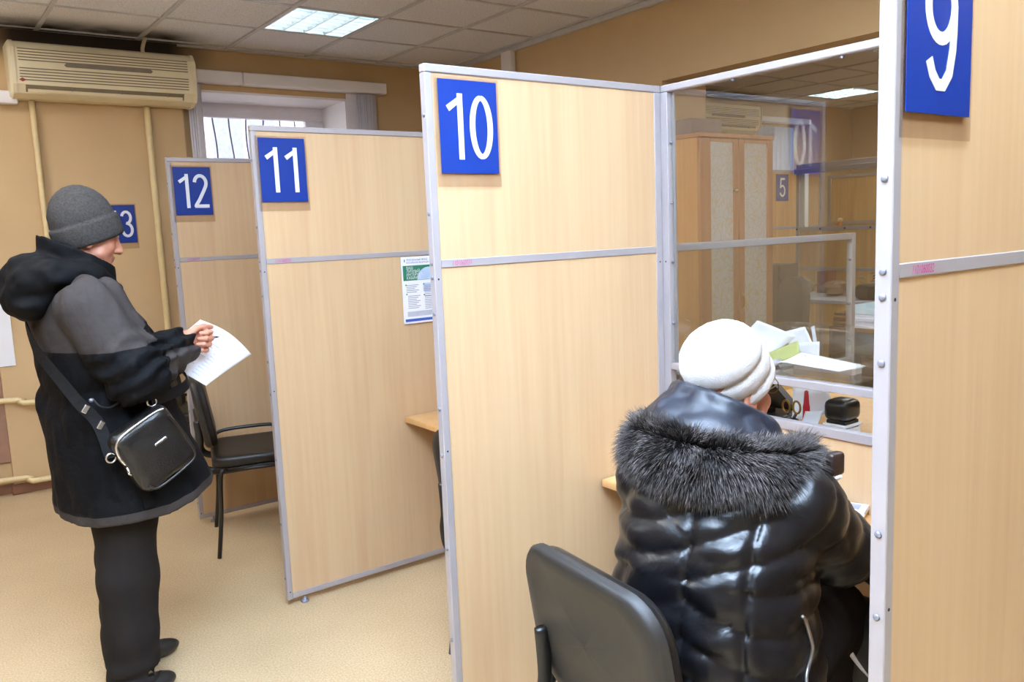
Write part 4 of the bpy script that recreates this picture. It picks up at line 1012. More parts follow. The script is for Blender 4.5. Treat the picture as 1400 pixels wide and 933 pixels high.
# staff-side desk of the far booths, cluttered
t = thing('far_desk', 'sloping-edged staff desk before the far counter', 'desk', (4.7, 1.6, 0.8))
MB().box(4.35, 4.985, 0.2, 2.3, 0.86, 0.885, 0.003).build('desk_top', m_lgrey, t)
MB().box(4.37, 4.40, 0.25, 2.25, 0.0, 0.86).build('front_panel', m_beech_dark, t)
m_clut = mat('crumpled_film', (150, 130, 110), 0.25, var=0.3, scale=12)
def lump(name, label, cat, c, s_, m, part='body', seed=1, rough=0.25):
    t_ = thing(name, label, cat, c)
    rng = random.Random(seed); V = []; F = []; nu, nv = 12, 7
    for j in range(nv + 1):
        ph = math.pi * j / nv
        for i in range(nu):
            th = 2 * math.pi * i / nu; q = 1 + rough * (rng.random() - 0.5) * 2
            V.append((c[0] + s_[0] * math.sin(ph) * math.cos(th) * q, c[1] + s_[1] * math.sin(ph) * math.sin(th) * q, c[2] + s_[2] * (1 - math.cos(ph)) * 0.5 * (0.9 + 0.1 * q)))
    for j in range(nv):
        for i in range(nu): F.append([j * nu + i, j * nu + (i + 1) % nu, (j + 1) * nu + (i + 1) % nu, (j + 1) * nu + i])
    mb = MB(); mb.add(V, F, 0, False); mb.build(part, m, t_); return t_
lump('plastic_bag', 'crumpled clear plastic bag on the far desk', 'bag', (4.60, 2.06, 0.885), (0.13, 0.13, 0.15), m_clut, 'film', 3)
lump('paper_bundle', 'brownish paper bundle on the far desk', 'paper', (4.70, 1.80, 0.885), (0.12, 0.10, 0.12), mat('bundle_brown', (132, 104, 84), 0.7, var=0.2), 'bundle', 5)
t = thing('red_box', 'dull red box at the back of the far desk', 'box', (4.9, 2.02, 1.0)); MB().box(4.85, 4.97, 1.96, 2.06, 0.8855, 1.06, 0.004).build('carton', mat('dull_red', (128, 62, 56), 0.6), t)
pt = thing('potted_plant', 'dark green trailing plant on the far desk', 'plant', (4.8, 1.45, 0.885))
MB().lathe((4.8, 1.45, 0.8855), [(0.05, 0), (0.06, 0.07), (0.056, 0.07), (0.05, 0.05)], 14).build('pot', m_dkshelf, pt)
m_leaf = mat('leaf_green', (44, 74, 34), 0.5, var=0.3)
rng = random.Random(4); lf_ = MB()
for k in range(46):
    a = rng.uniform(0, 6.28); r0 = rng.uniform(0.03, 0.17); c = Vector((4.8 + r0 * math.cos(a) * 0.6, 1.47 + r0 * math.sin(a), 0.96 + rng.uniform(-0.03, 0.11) - r0 * 0.2))
    d = Vector((math.cos(a), math.sin(a), rng.uniform(-0.5, 0.6))).normalized(); s_ = d.cross(Vector((0, 0, 1))).normalized() * 0.016
    lf_.add([c, c + d * 0.025 + s_, c + d * 0.06, c + d * 0.025 - s_, c + d * 0.03 + Vector((0, 0, 0.008))], [[0, 1, 4], [1, 2, 4], [2, 3, 4], [3, 0, 4]])
lo = lf_.build('leaves', m_leaf, pt); lo['kind'] = 'stuff'
t = thing('desk_phone', 'dark rounded device on the far desk beside the plant', 'device', (4.7, 1.35, 0.885))
MB().box(4.45, 4.65, 1.22, 1.50, 0.8855, 1.0, 0.04, seg=3).build('casing', mat('device_dark', (60, 52, 46), 0.5), t)
MB().box(4.445, 4.452, 1.25, 1.38, 0.90, 0.985).build('front_panel', m_blk, t)
t = thing('figurine', 'tiny orange and white ornament on the far counter rail', 'ornament', (5.01, 1.98, 1.42))
m_or = mat('ornament_orange', (196, 120, 40), 0.5)
MB().lathe((5.012, 1.965, 1.4205), [(0.014, 0), (0.02, 0.012), (0.016, 0.03), (0.006, 0.036)], 12).build('body', m_or, t)
MB().lathe((5.012, 1.958, 1.4555), [(0.008, 0), (0.019, 0.008), (0.019, 0.02), (0.008, 0.028)], 12).build('head', mat('ornament_cream', (236, 206, 150), 0.5), t)
MB().tube(bez([(5.012, 1.985, 1.435), (5.012, 2.01, 1.435), (5.012, 2.03, 1.448)], 4), 0.005, 6).build('tail', m_or, t)
t = thing('number_sign', 'small dark blue sign with white number 5 beyond the counter glass', 'number sign', (5.6, 2.99, 1.66), 'blue booth number signs')
SX, SZ = 5.60, 1.665
MB().box(SX, SX + 0.19, 2.992, 2.9965, SZ, SZ + 0.25).build('blue_sheet', m_signblue, t)
mb = MB(); digit(mb, '5', SX + 0.05, 0.09, SZ + 0.037, 0.178, lambda a, b_, q: (a, 2.9915 - q, b_)); mb.build('numeral', m_signwhite, t)
# staff chair and dark board
t = thing('staff_chair', 'dark grey high-backed staff chair behind the counter glass', 'chair', (3.25, 1.17, 0))
MB().prism([(-0.09, 0.0), (0.09, 0.0), (0.095, 0.45), (0.08, 0.53), (0.045, 0.575), (-0.03, 0.58), (-0.075, 0.545), (-0.092, 0.46)], lambda a, b_, q: (3.2 + q + 0.06 * b_, 1.17 + a, 0.56 + b_), 0, 0.07).build('backrest', mat('staff_chair_fabric', (66, 56, 50), 0.85, var=0.1), t)
MB().box(3.26, 3.72, 0.95, 1.39, 0.45, 0.52, 0.03, seg=2).build('seat', m_vinyl, t)
MB().cyl((3.48, 1.17, 0.06), (3.48, 1.17, 0.45), 0.025).build('gas_column', m_blackmetal, t)
MB().box(3.20, 3.30, 1.14, 1.20, 0.40, 0.62, 0.01).build('back_bracket', m_blackmetal, t); MB().box(3.22, 3.48, 1.14, 1.20, 0.42, 0.45).build('seat_bracket', m_blackmetal, t)
for k in range(5):
    a = R(72 * k + 10); MB().tube([(3.48, 1.17, 0.08), (3.48 + 0.27 * math.cos(a), 1.17 + 0.27 * math.sin(a), 0.055)], 0.014, 6).build('leg', m_blackmetal, t)
    MB().lathe((0, 0, 0), [(0.02, -0.01), (0.026, -0.008), (0.026, 0.008), (0.02, 0.01)], 10).xf(Matrix.Translation((3.48 + 0.28 * math.cos(a), 1.17 + 0.28 * math.sin(a), 0.026)) @ Matrix.Rotation(R(90), 4, 'X')).build('caster', m_blk, t)
t = thing('dark_cabinet', 'dark brown cabinet behind the staff chair', 'cabinet', (4.3, 1.95, 0))
MB().box(4.1, 4.33, 1.87, 2.25, 0.0, 1.16, 0.004).build('body', mat('cabinet_dark', (84, 66, 58), 0.6), t)
MB().box(4.09, 4.1, 1.88, 2.24, 0.03, 1.14, 0.002).build('door', mat('cabinet_dark2', (78, 60, 54), 0.6), t)

# under the woman's desk: her black bag with straps and a white pack
m_nylon = mat('bag_nylon', (20, 19, 22), 0.5, var=0.2, scale=30)
hb = thing('handbag', 'black bag with looping straps hanging under the booth desk', 'bag', (0.66, -0.86, 0.36))
V = []; 
MB().box(0.58, 0.72, -0.97, -0.70, 0.36, 0.56, 0.04, seg=3).build('bag_body', m_nylon, hb)
for k, (dy, top) in enumerate(((0.0, 0.655), (-0.05, 0.645))):
    MB().tube(bez([(0.60 + 0.06 * k, -0.74, 0.54), (0.59 + 0.06 * k, -0.76 + dy * 0.3, 0.61), (0.60 + 0.06 * k, -0.86 + dy, top), (0.60 + 0.06 * k, -0.95, 0.60), (0.60 + 0.05 * k, -0.94, 0.53)], 6), 0.007, 6, flat=1.7).build('strap', m_nylon, hb)
MB().tube([(0.575, -0.80, 0.545), (0.572, -0.835, 0.505)], 0.007, 6).build('buckle', m_bolt, hb)
t = thing('folded_leaflet', 'white folded leaflet tucked in the black bag under the desk', 'leaflet', (0.57, -0.88, 0.45))
MB().sheet(lambda u, v: (0.566 - 0.01 * math.sin(v * 3), -0.835 - 0.075 * v + 0.035 * (u - 0.5), 0.515 - 0.085 * v + 0.02 * (u - 0.5)), 4, 4, 0.003).build('sheet', m_lv, t)
t = thing('orange_ball_charm', 'small orange charm on the bag under the desk', 'charm', (0.575, -0.76, 0.51)); MB().lathe((0.572, -0.765, 0.49), [(0.002, 0), (0.009, 0.006), (0.009, 0.034), (0.002, 0.04)], 8).build('charm', m_or, t)
t = thing('notepad', 'small white printed notepad with yellow edge on the booth desk', 'notepad', (0.84, -0.70, 0.701))
q = Matrix.Translation((0.835, -0.685, 0.7015)) @ Matrix.Rotation(R(20), 4, 'Z')
MB().box(-0.035, 0.03, -0.05, 0.05, 0, 0.008, 0.001, M=q).build('yellow_pages', mat('note_yellow', (222, 190, 80), 0.7), t)
MB().box(-0.037, 0.032, -0.052, 0.052, 0.0085, 0.022, 0.001, M=q).build('white_pages', m_paper, t)
MB().box(-0.02, 0.02, -0.035, 0.01, 0.0221, 0.0226, M=q).build('printed_block', m_print, t)
# ------------------------------------------------------------------ smooth-union bodies and clothes (signed distances, surface nets)
def V3(*a): return np.array(a, dtype=np.float32)
def smin(a, b_, k):
    h = np.clip(0.5 + 0.5 * (b_ - a) / k, 0, 1)
    return b_ * (1 - h) + a * h - k * h * (1 - h)
def smax(a, b_, k): return -smin(-a, -b_, k)
def cap(P, a, b_, ra, rb):
    a = V3(*a); b_ = V3(*b_); d = b_ - a
    t = np.clip(((P - a) @ d) / max(1e-9, float(d @ d)), 0, 1)
    return np.linalg.norm(P - a - t[:, None] * d, axis=1) - (ra + (rb - ra) * t)
def ell(P, c, r, ry=0.0, rz=0.0):
    q = P - V3(*c)
    if rz: ca, sa = math.cos(rz), math.sin(rz); q = np.stack([q[:, 0] * ca + q[:, 1] * sa, -q[:, 0] * sa + q[:, 1] * ca, q[:, 2]], 1)
    if ry: ca, sa = math.cos(ry), math.sin(ry); q = np.stack([q[:, 0] * ca + q[:, 2] * sa, q[:, 1], -q[:, 0] * sa + q[:, 2] * ca], 1)
    r = V3(*r); k0 = np.linalg.norm(q / r, axis=1); k1 = np.linalg.norm(q / (r * r), axis=1)
    return k0 * (k0 - 1) / np.maximum(k1, 1e-6)
def chain(P, pts, rad, k=0.02):
    d = None
    for i in range(len(pts) - 1):
        c = cap(P, pts[i], pts[i + 1], rad[i], rad[i + 1]); d = c if d is None else smin(d, c, k)
    return d
def loft(P, rows, shrink=0.0, pw=2.3):
    """rows of (z, centre F, half F, half L); superellipse sections"""
    z = P[:, 2]; zz = [r[0] for r in rows]
    cf, hf, hl = (np.interp(z, zz, [r[i] for r in rows]) for i in (1, 2, 3))
    hf = np.maximum(hf - shrink, 0.01); hl = np.maximum(hl - shrink, 0.01)
    q = (np.abs((P[:, 0] - cf) / hf) ** pw + np.abs(P[:, 1] / hl) ** pw) ** (1 / pw)
    d = (q - 1) * np.minimum(hf, hl)
    return np.maximum(d, np.maximum(zz[0] - z, z - zz[-1]))
_rs = np.random.RandomState(11); _lat = _rs.rand(32, 32, 32).astype(np.float32)
def vn(P, s, off=0.0):
    q = P * s + off; i = np.floor(q).astype(np.int64); f = q - i; f = f * f * (3 - 2 * f)
    i &= 31; j = (i + 1) & 31; L_ = _lat
    c = lambda a, b_, g: L_[a, b_, g]
    x0 = c(i[:, 0], i[:, 1], i[:, 2]) * (1 - f[:, 0]) + c(j[:, 0], i[:, 1], i[:, 2]) * f[:, 0]
    x1 = c(i[:, 0], j[:, 1], i[:, 2]) * (1 - f[:, 0]) + c(j[:, 0], j[:, 1], i[:, 2]) * f[:, 0]
    x2 = c(i[:, 0], i[:, 1], j[:, 2]) * (1 - f[:, 0]) + c(j[:, 0], i[:, 1], j[:, 2]) * f[:, 0]
    x3 = c(i[:, 0], j[:, 1], j[:, 2]) * (1 - f[:, 0]) + c(j[:, 0], j[:, 1], j[:, 2]) * f[:, 0]
    y0 = x0 * (1 - f[:, 1]) + x1 * f[:, 1]; y1 = x2 * (1 - f[:, 1]) + x3 * f[:, 1]
    return (y0 * (1 - f[:, 2]) + y1 * f[:, 2]) * 2 - 1
def surface(fn, lo, hi, h, smooth=1):
    """surface-net mesh of fn<0; evaluates finely only near the surface"""
    n = [int(math.ceil((hi[i] - lo[i]) / h / 4)) * 4 + 1 for i in range(3)]
    ax = [lo[i] + h * np.arange(n[i], dtype=np.float32) for i in range(3)]
    cx = [a[::4] for a in ax]
    G = np.stack(np.meshgrid(*cx, indexing='ij'), -1).reshape(-1, 3)
    Dc = fn(G).reshape([len(c) for c in cx])
    D = np.repeat(np.repeat(np.repeat(Dc, 4, 0), 4, 1), 4, 2)[:n[0], :n[1], :n[2]].astype(np.float32).copy()
    near = np.abs(Dc) < 4 * h * 1.9 + 0.012
    m = np.zeros_like(near)
    for dx in (0, 1):
        for dy in (0, 1):
            for dz in (0, 1):
                m[dx:, dy:, dz:] |= near[:near.shape[0] - dx, :near.shape[1] - dy, :near.shape[2] - dz]
                m[:m.shape[0] - dx, :m.shape[1] - dy, :m.shape[2] - dz] |= near[dx:, dy:, dz:]
    act = np.repeat(np.repeat(np.repeat(m, 4, 0), 4, 1), 4, 2)[:n[0], :n[1], :n[2]]
    I = np.argwhere(act)
    for s0 in range(0, len(I), 400000):
        J = I[s0:s0 + 400000]
        D[J[:, 0], J[:, 1], J[:, 2]] = fn(np.stack([ax[k][J[:, k]] for k in range(3)], 1).astype(np.float32))
    D[0], D[-1] = 1, 1; D[:, 0], D[:, -1] = 1, 1; D[:, :, 0], D[:, :, -1] = 1, 1
    ins = D < 0
    cnt = np.zeros([k - 1 for k in n], np.int8)
    cs = [(a, b_, c) for a in (0, 1) for b_ in (0, 1) for c in (0, 1)]
    sl = lambda A, c: A[c[0]:A.shape[0] - 1 + c[0], c[1]:A.shape[1] - 1 + c[1], c[2]:A.shape[2] - 1 + c[2]]
    for c in cs: cnt += sl(ins, c)
    cell = np.argwhere((cnt > 0) & (cnt < 8))
    idx = -np.ones([k - 1 for k in n], np.int64); idx[cell[:, 0], cell[:, 1], cell[:, 2]] = np.arange(len(cell))
    acc = np.zeros((len(cell), 3), np.float64); num = np.zeros(len(cell))
    val = {c: D[cell[:, 0] + c[0], cell[:, 1] + c[1], cell[:, 2] + c[2]] for c in cs}
    for a in cs:
        for k in range(3):
            if a[k] == 0:
                b_ = list(a); b_[k] = 1; b_ = tuple(b_); va, vb = val[a], val[b_]
                x = (va < 0) != (vb < 0); t = np.where(x, va / np.where(va - vb == 0, 1, va - vb), 0)
                p = np.zeros((len(cell), 3)) + np.array(a); p[:, k] += t
                acc += p * x[:, None]; num += x
    V = (cell + acc / np.maximum(num, 1)[:, None]) * h + np.array(lo)
    F = []
    for k in range(3):
        o1, o2 = [i for i in range(3) if i != k]
        A = ins; sA = [slice(None)] * 3; sB = [slice(None)] * 3; sA[k] = slice(0, -1); sB[k] = slice(1, None)
        ch = np.argwhere(A[tuple(sA)] != A[tuple(sB)])
        ch = ch[(ch[:, o1] > 0) & (ch[:, o2] > 0) & (ch[:, o1] < n[o1] - 1) & (ch[:, o2] < n[o2] - 1)]
        q = []
        for da, db in ((1, 1), (0, 1), (0, 0), (1, 0)):
            c = ch.copy(); c[:, o1] -= da; c[:, o2] -= db; q.append(idx[c[:, 0], c[:, 1], c[:, 2]])
        Q = np.stack(q, 1); flip = ~A[ch[:, 0], ch[:, 1], ch[:, 2]]
        if k == 1: flip = ~flip
        Q[flip] = Q[flip][:, ::-1]; F.append(Q)
    F = np.concatenate(F)
    for _ in range(smooth):
        S_ = np.zeros_like(V); C_ = np.zeros(len(V))
        for a in range(4):
            for b_ in ((a + 1) % 4, (a + 3) % 4):
                np.add.at(S_, F[:, a], V[F[:, b_]]); np.add.at(C_, F[:, a], 1)
        V = 0.5 * V + 0.5 * S_ / np.maximum(C_, 1)[:, None]
    return V.astype(np.float32), F
def merge(*parts):
    Vs, Fs, o = [], [], 0
    for v, f in parts: Vs.append(v); Fs.append(f + o); o += len(v)
    return np.concatenate(Vs), np.concatenate(Fs)
def npmesh(name, V, F, mats, parent, attr=None):
    """arrays in the parent's own coordinates"""
    me = bpy.data.meshes.new(name); k = F.shape[1]
    me.vertices.add(len(V)); me.vertices.foreach_set('co', np.ascontiguousarray(V, np.float32).ravel())
    me.loops.add(F.size); me.loops.foreach_set('vertex_index', np.ascontiguousarray(F, np.int32).ravel())
    me.polygons.add(len(F)); me.polygons.foreach_set('loop_start', np.arange(0, F.size, k, dtype=np.int32))
    me.update(calc_edges=True); me.validate()
    me.polygons.foreach_set('use_smooth', np.ones(len(me.polygons), bool))
    for nm, arr in (attr or {}).items():
        at = me.attributes.new(nm, 'FLOAT', 'POINT'); at.data.foreach_set('value', arr.astype(np.float32))
    for m in (mats if isinstance(mats, (list, tuple)) else [mats]): me.materials.append(m)
    o = bpy.data.objects.new(name, me); COL.objects.link(o); o.parent = parent
    return o
def two_tone(name, attr, cols, rough, sheen=0.0, bump=0.25, bscale=60, spec=0.4):
    """cloth whose colour areas are cut along seams stored on the mesh"""
    m, nt, b = new_mat(name)
    at = N(nt, 'ShaderNodeAttribute'); at.attribute_name = attr
    gt = N(nt, 'ShaderNodeMath', operation='GREATER_THAN'); gt.inputs[1].default_value = 0.0; nt.links.new(at.outputs['Fac'], gt.inputs[0])
    mx = N(nt, 'ShaderNodeMix', data_type='RGBA'); mx.inputs[6].default_value = lin(cols[0]) + (1,); mx.inputs[7].default_value = lin(cols[1]) + (1,)
    nt.links.new(gt.outputs[0], mx.inputs[0]); nt.links.new(mx.outputs[2], b.inputs['Base Color'])
    b.inputs['Roughness'].default_value = rough; b.inputs['Specular IOR Level'].default_value = spec; b.inputs['Sheen Weight'].default_value = sheen
    tc = N(nt, 'ShaderNodeTexCoord'); nz = N(nt, 'ShaderNodeTexNoise'); nz.inputs['Scale'].default_value = bscale; nz.inputs['Detail'].default_value = 5
    nt.links.new(tc.outputs['Object'], nz.inputs['Vector']); bp = N(nt, 'ShaderNodeBump'); bp.inputs['Strength'].default_value = bump; bp.inputs['Distance'].default_value = 0.01
    nt.links.new(nz.outputs['Fac'], bp.inputs['Height']); nt.links.new(bp.outputs[0], b.inputs['Normal'])
    return m
def skin_mat(name, rgb, attr):
    m, nt, b = new_mat(name)
    at = N(nt, 'ShaderNodeAttribute'); at.attribute_name = attr
    tc = N(nt, 'ShaderNodeTexCoord'); nz = N(nt, 'ShaderNodeTexNoise'); nz.inputs['Scale'].default_value = 38; nz.inputs['Detail'].default_value = 5
    nt.links.new(tc.outputs['Object'], nz.inputs['Vector'])
    rp = N(nt, 'ShaderNodeValToRGB'); c = lin(rgb)
    rp.color_ramp.elements[0].position = 0.3; rp.color_ramp.elements[1].position = 0.7
    rp.color_ramp.elements[0].color = (c[0] * 0.9, c[1] * 0.8, c[2] * 0.76, 1); rp.color_ramp.elements[1].color = (c[0] * 1.05, c[1] * 1.05, c[2] * 1.05, 1)
    nt.links.new(nz.outputs['Fac'], rp.inputs[0])
    mx = N(nt, 'ShaderNodeMix', data_type='RGBA'); nt.links.new(at.outputs['Fac'], mx.inputs[0])
    nt.links.new(rp.outputs[0], mx.inputs[6]); mx.inputs[7].default_value = lin((112, 66, 58)) + (1,)
    nt.links.new(mx.outputs[2], b.inputs['Base Color']); b.inputs['Roughness'].default_value = 0.5
    b.inputs['Subsurface Weight'].default_value = 0.12; b.inputs['Subsurface Radius'].default_value = (0.01, 0.004, 0.002)
    bp = N(nt, 'ShaderNodeBump'); bp.inputs['Strength'].default_value = 0.2; bp.inputs['Distance'].default_value = 0.002
    n2 = N(nt, 'ShaderNodeTexNoise'); n2.inputs['Scale'].default_value = 220; nt.links.new(tc.outputs['Object'], n2.inputs['Vector'])
    nt.links.new(n2.outputs['Fac'], bp.inputs['Height']); nt.links.new(bp.outputs[0], b.inputs['Normal'])
    return m

def hand_prims(wrist, f, u, curl, scale=1.0, mirror=1, spread=0.0, thumb_in=0.35):
    """capsules of a hand: f along the palm, u towards the thumb side, n = palm side; each finger bends in three joints"""
    f = Vector(f).normalized(); u = Vector(u); u = (u - f * u.dot(f)).normalized(); n = f.cross(u) * mirror
    w = Vector(wrist); s = scale; prim = []
    for i in range(4):
        kn = w + f * (0.086 - 0.004 * abs(i - 1.2)) * s + u * (0.031 - 0.0205 * i) * s
        prim.append((w + u * (0.012 - 0.008 * i) * s, kn, 0.0165 * s, 0.0115 * s))
        ln = [0.97, 1.07, 1.0, 0.8][i]; d = (f + u * spread * (1.5 - i) * 0.1).normalized(); p = kn; rr = [0.0100, 0.0094, 0.0084, 0.0074]
        ang = 0
        for j, (seg, cb) in enumerate(zip((0.043, 0.027, 0.021), curl[i])):
            ang += R(cb); dd = (d * math.cos(ang) + n * math.sin(ang)).normalized(); q = p + dd * seg * ln * s
            prim.append((p, q, rr[j] * s, rr[j + 1] * s)); p = q
    b0 = w + f * 0.022 * s + u * 0.018 * s + n * 0.006 * s
    b1 = b0 + (f * 0.65 + u * 0.55 + n * thumb_in).normalized() * 0.040 * s
    b2 = b1 + (f * 0.92 + u * 0.18 + n * thumb_in * 0.9).normalized() * 0.034 * s
    b3 = b2 + (f * 0.97 - u * 0.05 + n * thumb_in * 0.8).normalized() * 0.026 * s
    prim += [(b0, b1, 0.016 * s, 0.0125 * s), (b1, b2, 0.0118 * s, 0.0105 * s), (b2, b3, 0.0105 * s, 0.0085 * s)]
    return prim
def hand_fn(prim, arm):
    def fn(P):
        d = None
        for a, b_, ra, rb in prim:
            c = cap(P, a, b_, ra, rb); d = c if d is None else smin(d, c, 0.005)
        return smin(d, cap(P, *arm), 0.015)
    return fn

def head_fn(C, tilt, yaw, female=False, nose=1.0):
    """skull, jaw, nose, brow, eye sockets and lids, lips, ears in a head frame (x forward, z up), placed at C"""
    ct, st = math.cos(tilt), math.sin(tilt); cy, sy = math.cos(yaw), math.sin(yaw)
    Rm = np.array([[cy * ct, -sy, cy * st], [sy * ct, cy, sy * st], [-st, 0, ct]], np.float32)   # columns: forward (tipped down), left, up
    def loc(P): return (P - V3(*C)) @ Rm
    def f(P):
        q = loc(P)
        d = ell(q, (-0.004, 0, 0.030), (0.094, 0.075, 0.092))
        d = smin(d, ell(q, (0.030, 0, -0.045), (0.062, 0.058, 0.062)), 0.035)
        d = smin(d, ell(q, (0.070, 0, -0.088), (0.022, 0.026, 0.020)), 0.025)
        for s in (-1, 1):
            d = smin(d, ell(q, (0.058, 0.044 * s, -0.028), (0.026, 0.022, 0.022)), 0.02)          # cheekbone
            d = smin(d, cap(q, (0.040, 0.056 * s, -0.055), (0.064, 0.022 * s, -0.090), 0.014, 0.014), 0.02)
        d = smin(d, cap(q, (0.084, -0.030, 0.022), (0.084, 0.030, 0.022), 0.012, 0.012), 0.018)    # brow
        for s in (-1, 1): d = smax(d, -ell(q, (0.098, 0.033 * s, 0.003), (0.015, 0.017, 0.012)), 0.012)
        for s in (-1, 1):
            d = smin(d, ell(q, (0.076, 0.032 * s, 0.002), (0.0135, 0.0145, 0.0125)), 0.004)
            d = smin(d, cap(q, (0.0895, 0.022 * s, 0.002), (0.084, 0.043 * s, 0.0), 0.0028, 0.0025), 0.003)
        d = smin(d, cap(q, (0.093, 0, 0.012), (0.112 * nose, 0, -0.030), 0.0085, 0.0125), 0.010)
        for s in (-1, 1): d = smin(d, ell(q, (0.100, 0.012 * s, -0.034), (0.012, 0.008, 0.008)), 0.007)
        d = smin(d, ell(q, (0.091, 0, -0.056), (0.010, 0.023, 0.0058)), 0.007)
        d = smin(d, ell(q, (0.089, 0, -0.067), (0.010, 0.020, 0.0062)), 0.006)
        d = smax(d, -cap(q, (0.103, -0.018, -0.0612), (0.103, 0.018, -0.0612), 0.0018, 0.0018), 0.003)
        for s in (-1, 1):
            e = ell(q, (-0.006, 0.076 * s, -0.012), (0.019, 0.0075, 0.031), 0.18)
            e = smax(e, -ell(q, (-0.002, 0.085 * s, -0.008), (0.011, 0.006, 0.020), 0.18), 0.004)
            e = smin(e, ell(q, (0.0, 0.076 * s, -0.036), (0.009, 0.006, 0.009)), 0.006)
            d = smin(d, e, 0.006)
        return d
    def red(V):
        q = loc(V); lips = np.exp(-((q[:, 0] - 0.094) / 0.012) ** 2 - (q[:, 1] / 0.021) ** 2 - ((q[:, 2] + 0.061) / 0.009) ** 2) * 0.8
        eye = sum(np.exp(-((q[:, 0] - 0.088) / 0.012) ** 2 - ((q[:, 1] - 0.033 * s) / 0.016) ** 2 - ((q[:, 2] - 0.001) / 0.0045) ** 2) for s in (-1, 1)) * 0.9
        return np.clip(lips + eye, 0, 1)
    return f, red, loc, Rm
def lathe_hat(name, prof, C, Rm, sx, sy, mat_, parent, n=56, jitter=0.0015, seed=2, rib=0.0):
    V = []; rng = random.Random(seed); m = len(prof)
    for r, z in prof:
        for k in range(n):
            a = 2 * math.pi * k / n; rr = r + rng.uniform(-jitter, jitter) + (rib * math.cos(a * n / 2) if r > 0.02 else 0)
            p = np.array([rr * math.cos(a) * sx, rr * math.sin(a) * sy, z]); V.append(np.array(C) + Rm @ p)
    F = [[i * n + k, i * n + (k + 1) % n, (i + 1) * n + (k + 1) % n, (i + 1) * n + k] for i in range(m - 1) for k in range(n)]
    F.append([(m - 1) * n + k for k in range(n)]); F.append(list(range(n))[::-1])
    return link_mesh(name, [tuple(map(float, v)) for v in V], F, mat_, parent, None, [True] * len(F), local=True)
def rot_frame(tilt, yaw=0.0, roll=0.0):
    """frame with x tipped up by tilt, turned by yaw, rolled to the left by roll"""
    M_ = Matrix.Rotation(yaw, 3, 'Z') @ Matrix.Rotation(-tilt, 3, 'Y') @ Matrix.Rotation(roll, 3, 'X')
    return np.array(M_)
def ribbon(name, pts, w, th, mat_, parent, up=(0, 0, 1), ups=None):
    """flat strap along pts; 'ups' gives the outward normal of the strap at each point"""
    P = [Vector(p) for p in pts]; V = []; F = []; n = len(P)
    for i, p in enumerate(P):
        t_ = (P[min(i + 1, n - 1)] - P[max(i - 1, 0)]).normalized(); o_ = Vector(ups[i] if ups else up); o_ = (o_ - t_ * o_.dot(t_)).normalized(); s_ = t_.cross(o_)
        for a, b_ in ((-1, -1), (1, -1), (1, 1), (-1, 1)): V.append(p + s_ * a * w / 2 + o_ * b_ * th / 2)
    for i in range(n - 1):
        for k in range(4): F.append([i * 4 + k, i * 4 + (k + 1) % 4, i * 4 + 4 + (k + 1) % 4, i * 4 + 4 + k])
    F += [[3, 2, 1, 0], [4 * n - 4, 4 * n - 3, 4 * n - 2, 4 * n - 1]]
    return link_mesh(name, V, F, mat_, parent, None, None, local=True)

# ================================================================== the man
m_skin_m = skin_mat('weathered_skin', (182, 126, 102), 'red')
m_jk = two_tone('winter_jacket', 'grey', ((10, 11, 14), (56, 51, 50)), 0.7, 0.0, 0.4, 38, 0.1)
m_hood = mat('black_hood_cloth', (10, 10, 12), 0.75, spec=0.12, var=0.2, scale=12, bump=0.3, bscale=45)
m_trou = mat('charcoal_trousers', (28, 24, 22), 0.85, var=0.08, scale=40, bump=0.15, bscale=400, spec=0.15)
m_hat = mat('heather_grey_knit', (60, 57, 55), 0.95, spec=0.1, var=0.3, scale=160, bump=0.5, bscale=330)
m_shoe = mat('black_shoe', (22, 20, 20), 0.45, var=0.1)
MAN = Vector((-0.66, 1.07, 0.0)); MA = R(8)
man = thing('person', 'standing man in grey knit hat and grey-black winter jacket reading a paper', 'person', MAN)
man.rotation_euler = (0, 0, MA)
HC = (0.008, 0.0, 1.535)
hf, hred, hloc, HR = head_fn(HC, R(14), R(-3))
def man_head(P):
    d = hf(P)
    return smin(d, cap(P, (-0.035, 0, 1.47), (-0.06, 0, 1.33), 0.056, 0.062), 0.03)
hv = surface(man_head, (-0.15, -0.12, 1.34), (0.16, 0.12, 1.70), 0.0032, 1)
rh = hand_prims((0.228, -0.140, 1.172), (1, 0.30, -0.10), (0.10, 0, 1), [(78, 78, 45), (84, 80, 45), (88, 82, 45), (90, 80, 45)], 0.97, 1, 0.3, 0.16)
rhf = hand_fn(rh, ((0.17, -0.155, 1.165), (0.228, -0.140, 1.170), 0.028, 0.025))
lh = hand_prims((0.27, 0.11, 1.12), (1, -0.45, 0.05), (-0.1, 0, 1), [(40, 45, 25), (45, 48, 28), (48, 50, 30), (52, 50, 30)], 1.0, -1, 0.5, 0.30)
lhf = hand_fn(lh, ((0.21, 0.14, 1.115), (0.27, 0.11, 1.12), 0.027, 0.024))
rv_ = surface(rhf, (0.14, -0.22, 1.07), (0.40, 0.02, 1.27), 0.0027, 1)
lv_ = surface(lhf, (0.18, -0.04, 1.03), (0.42, 0.20, 1.22), 0.003, 1)
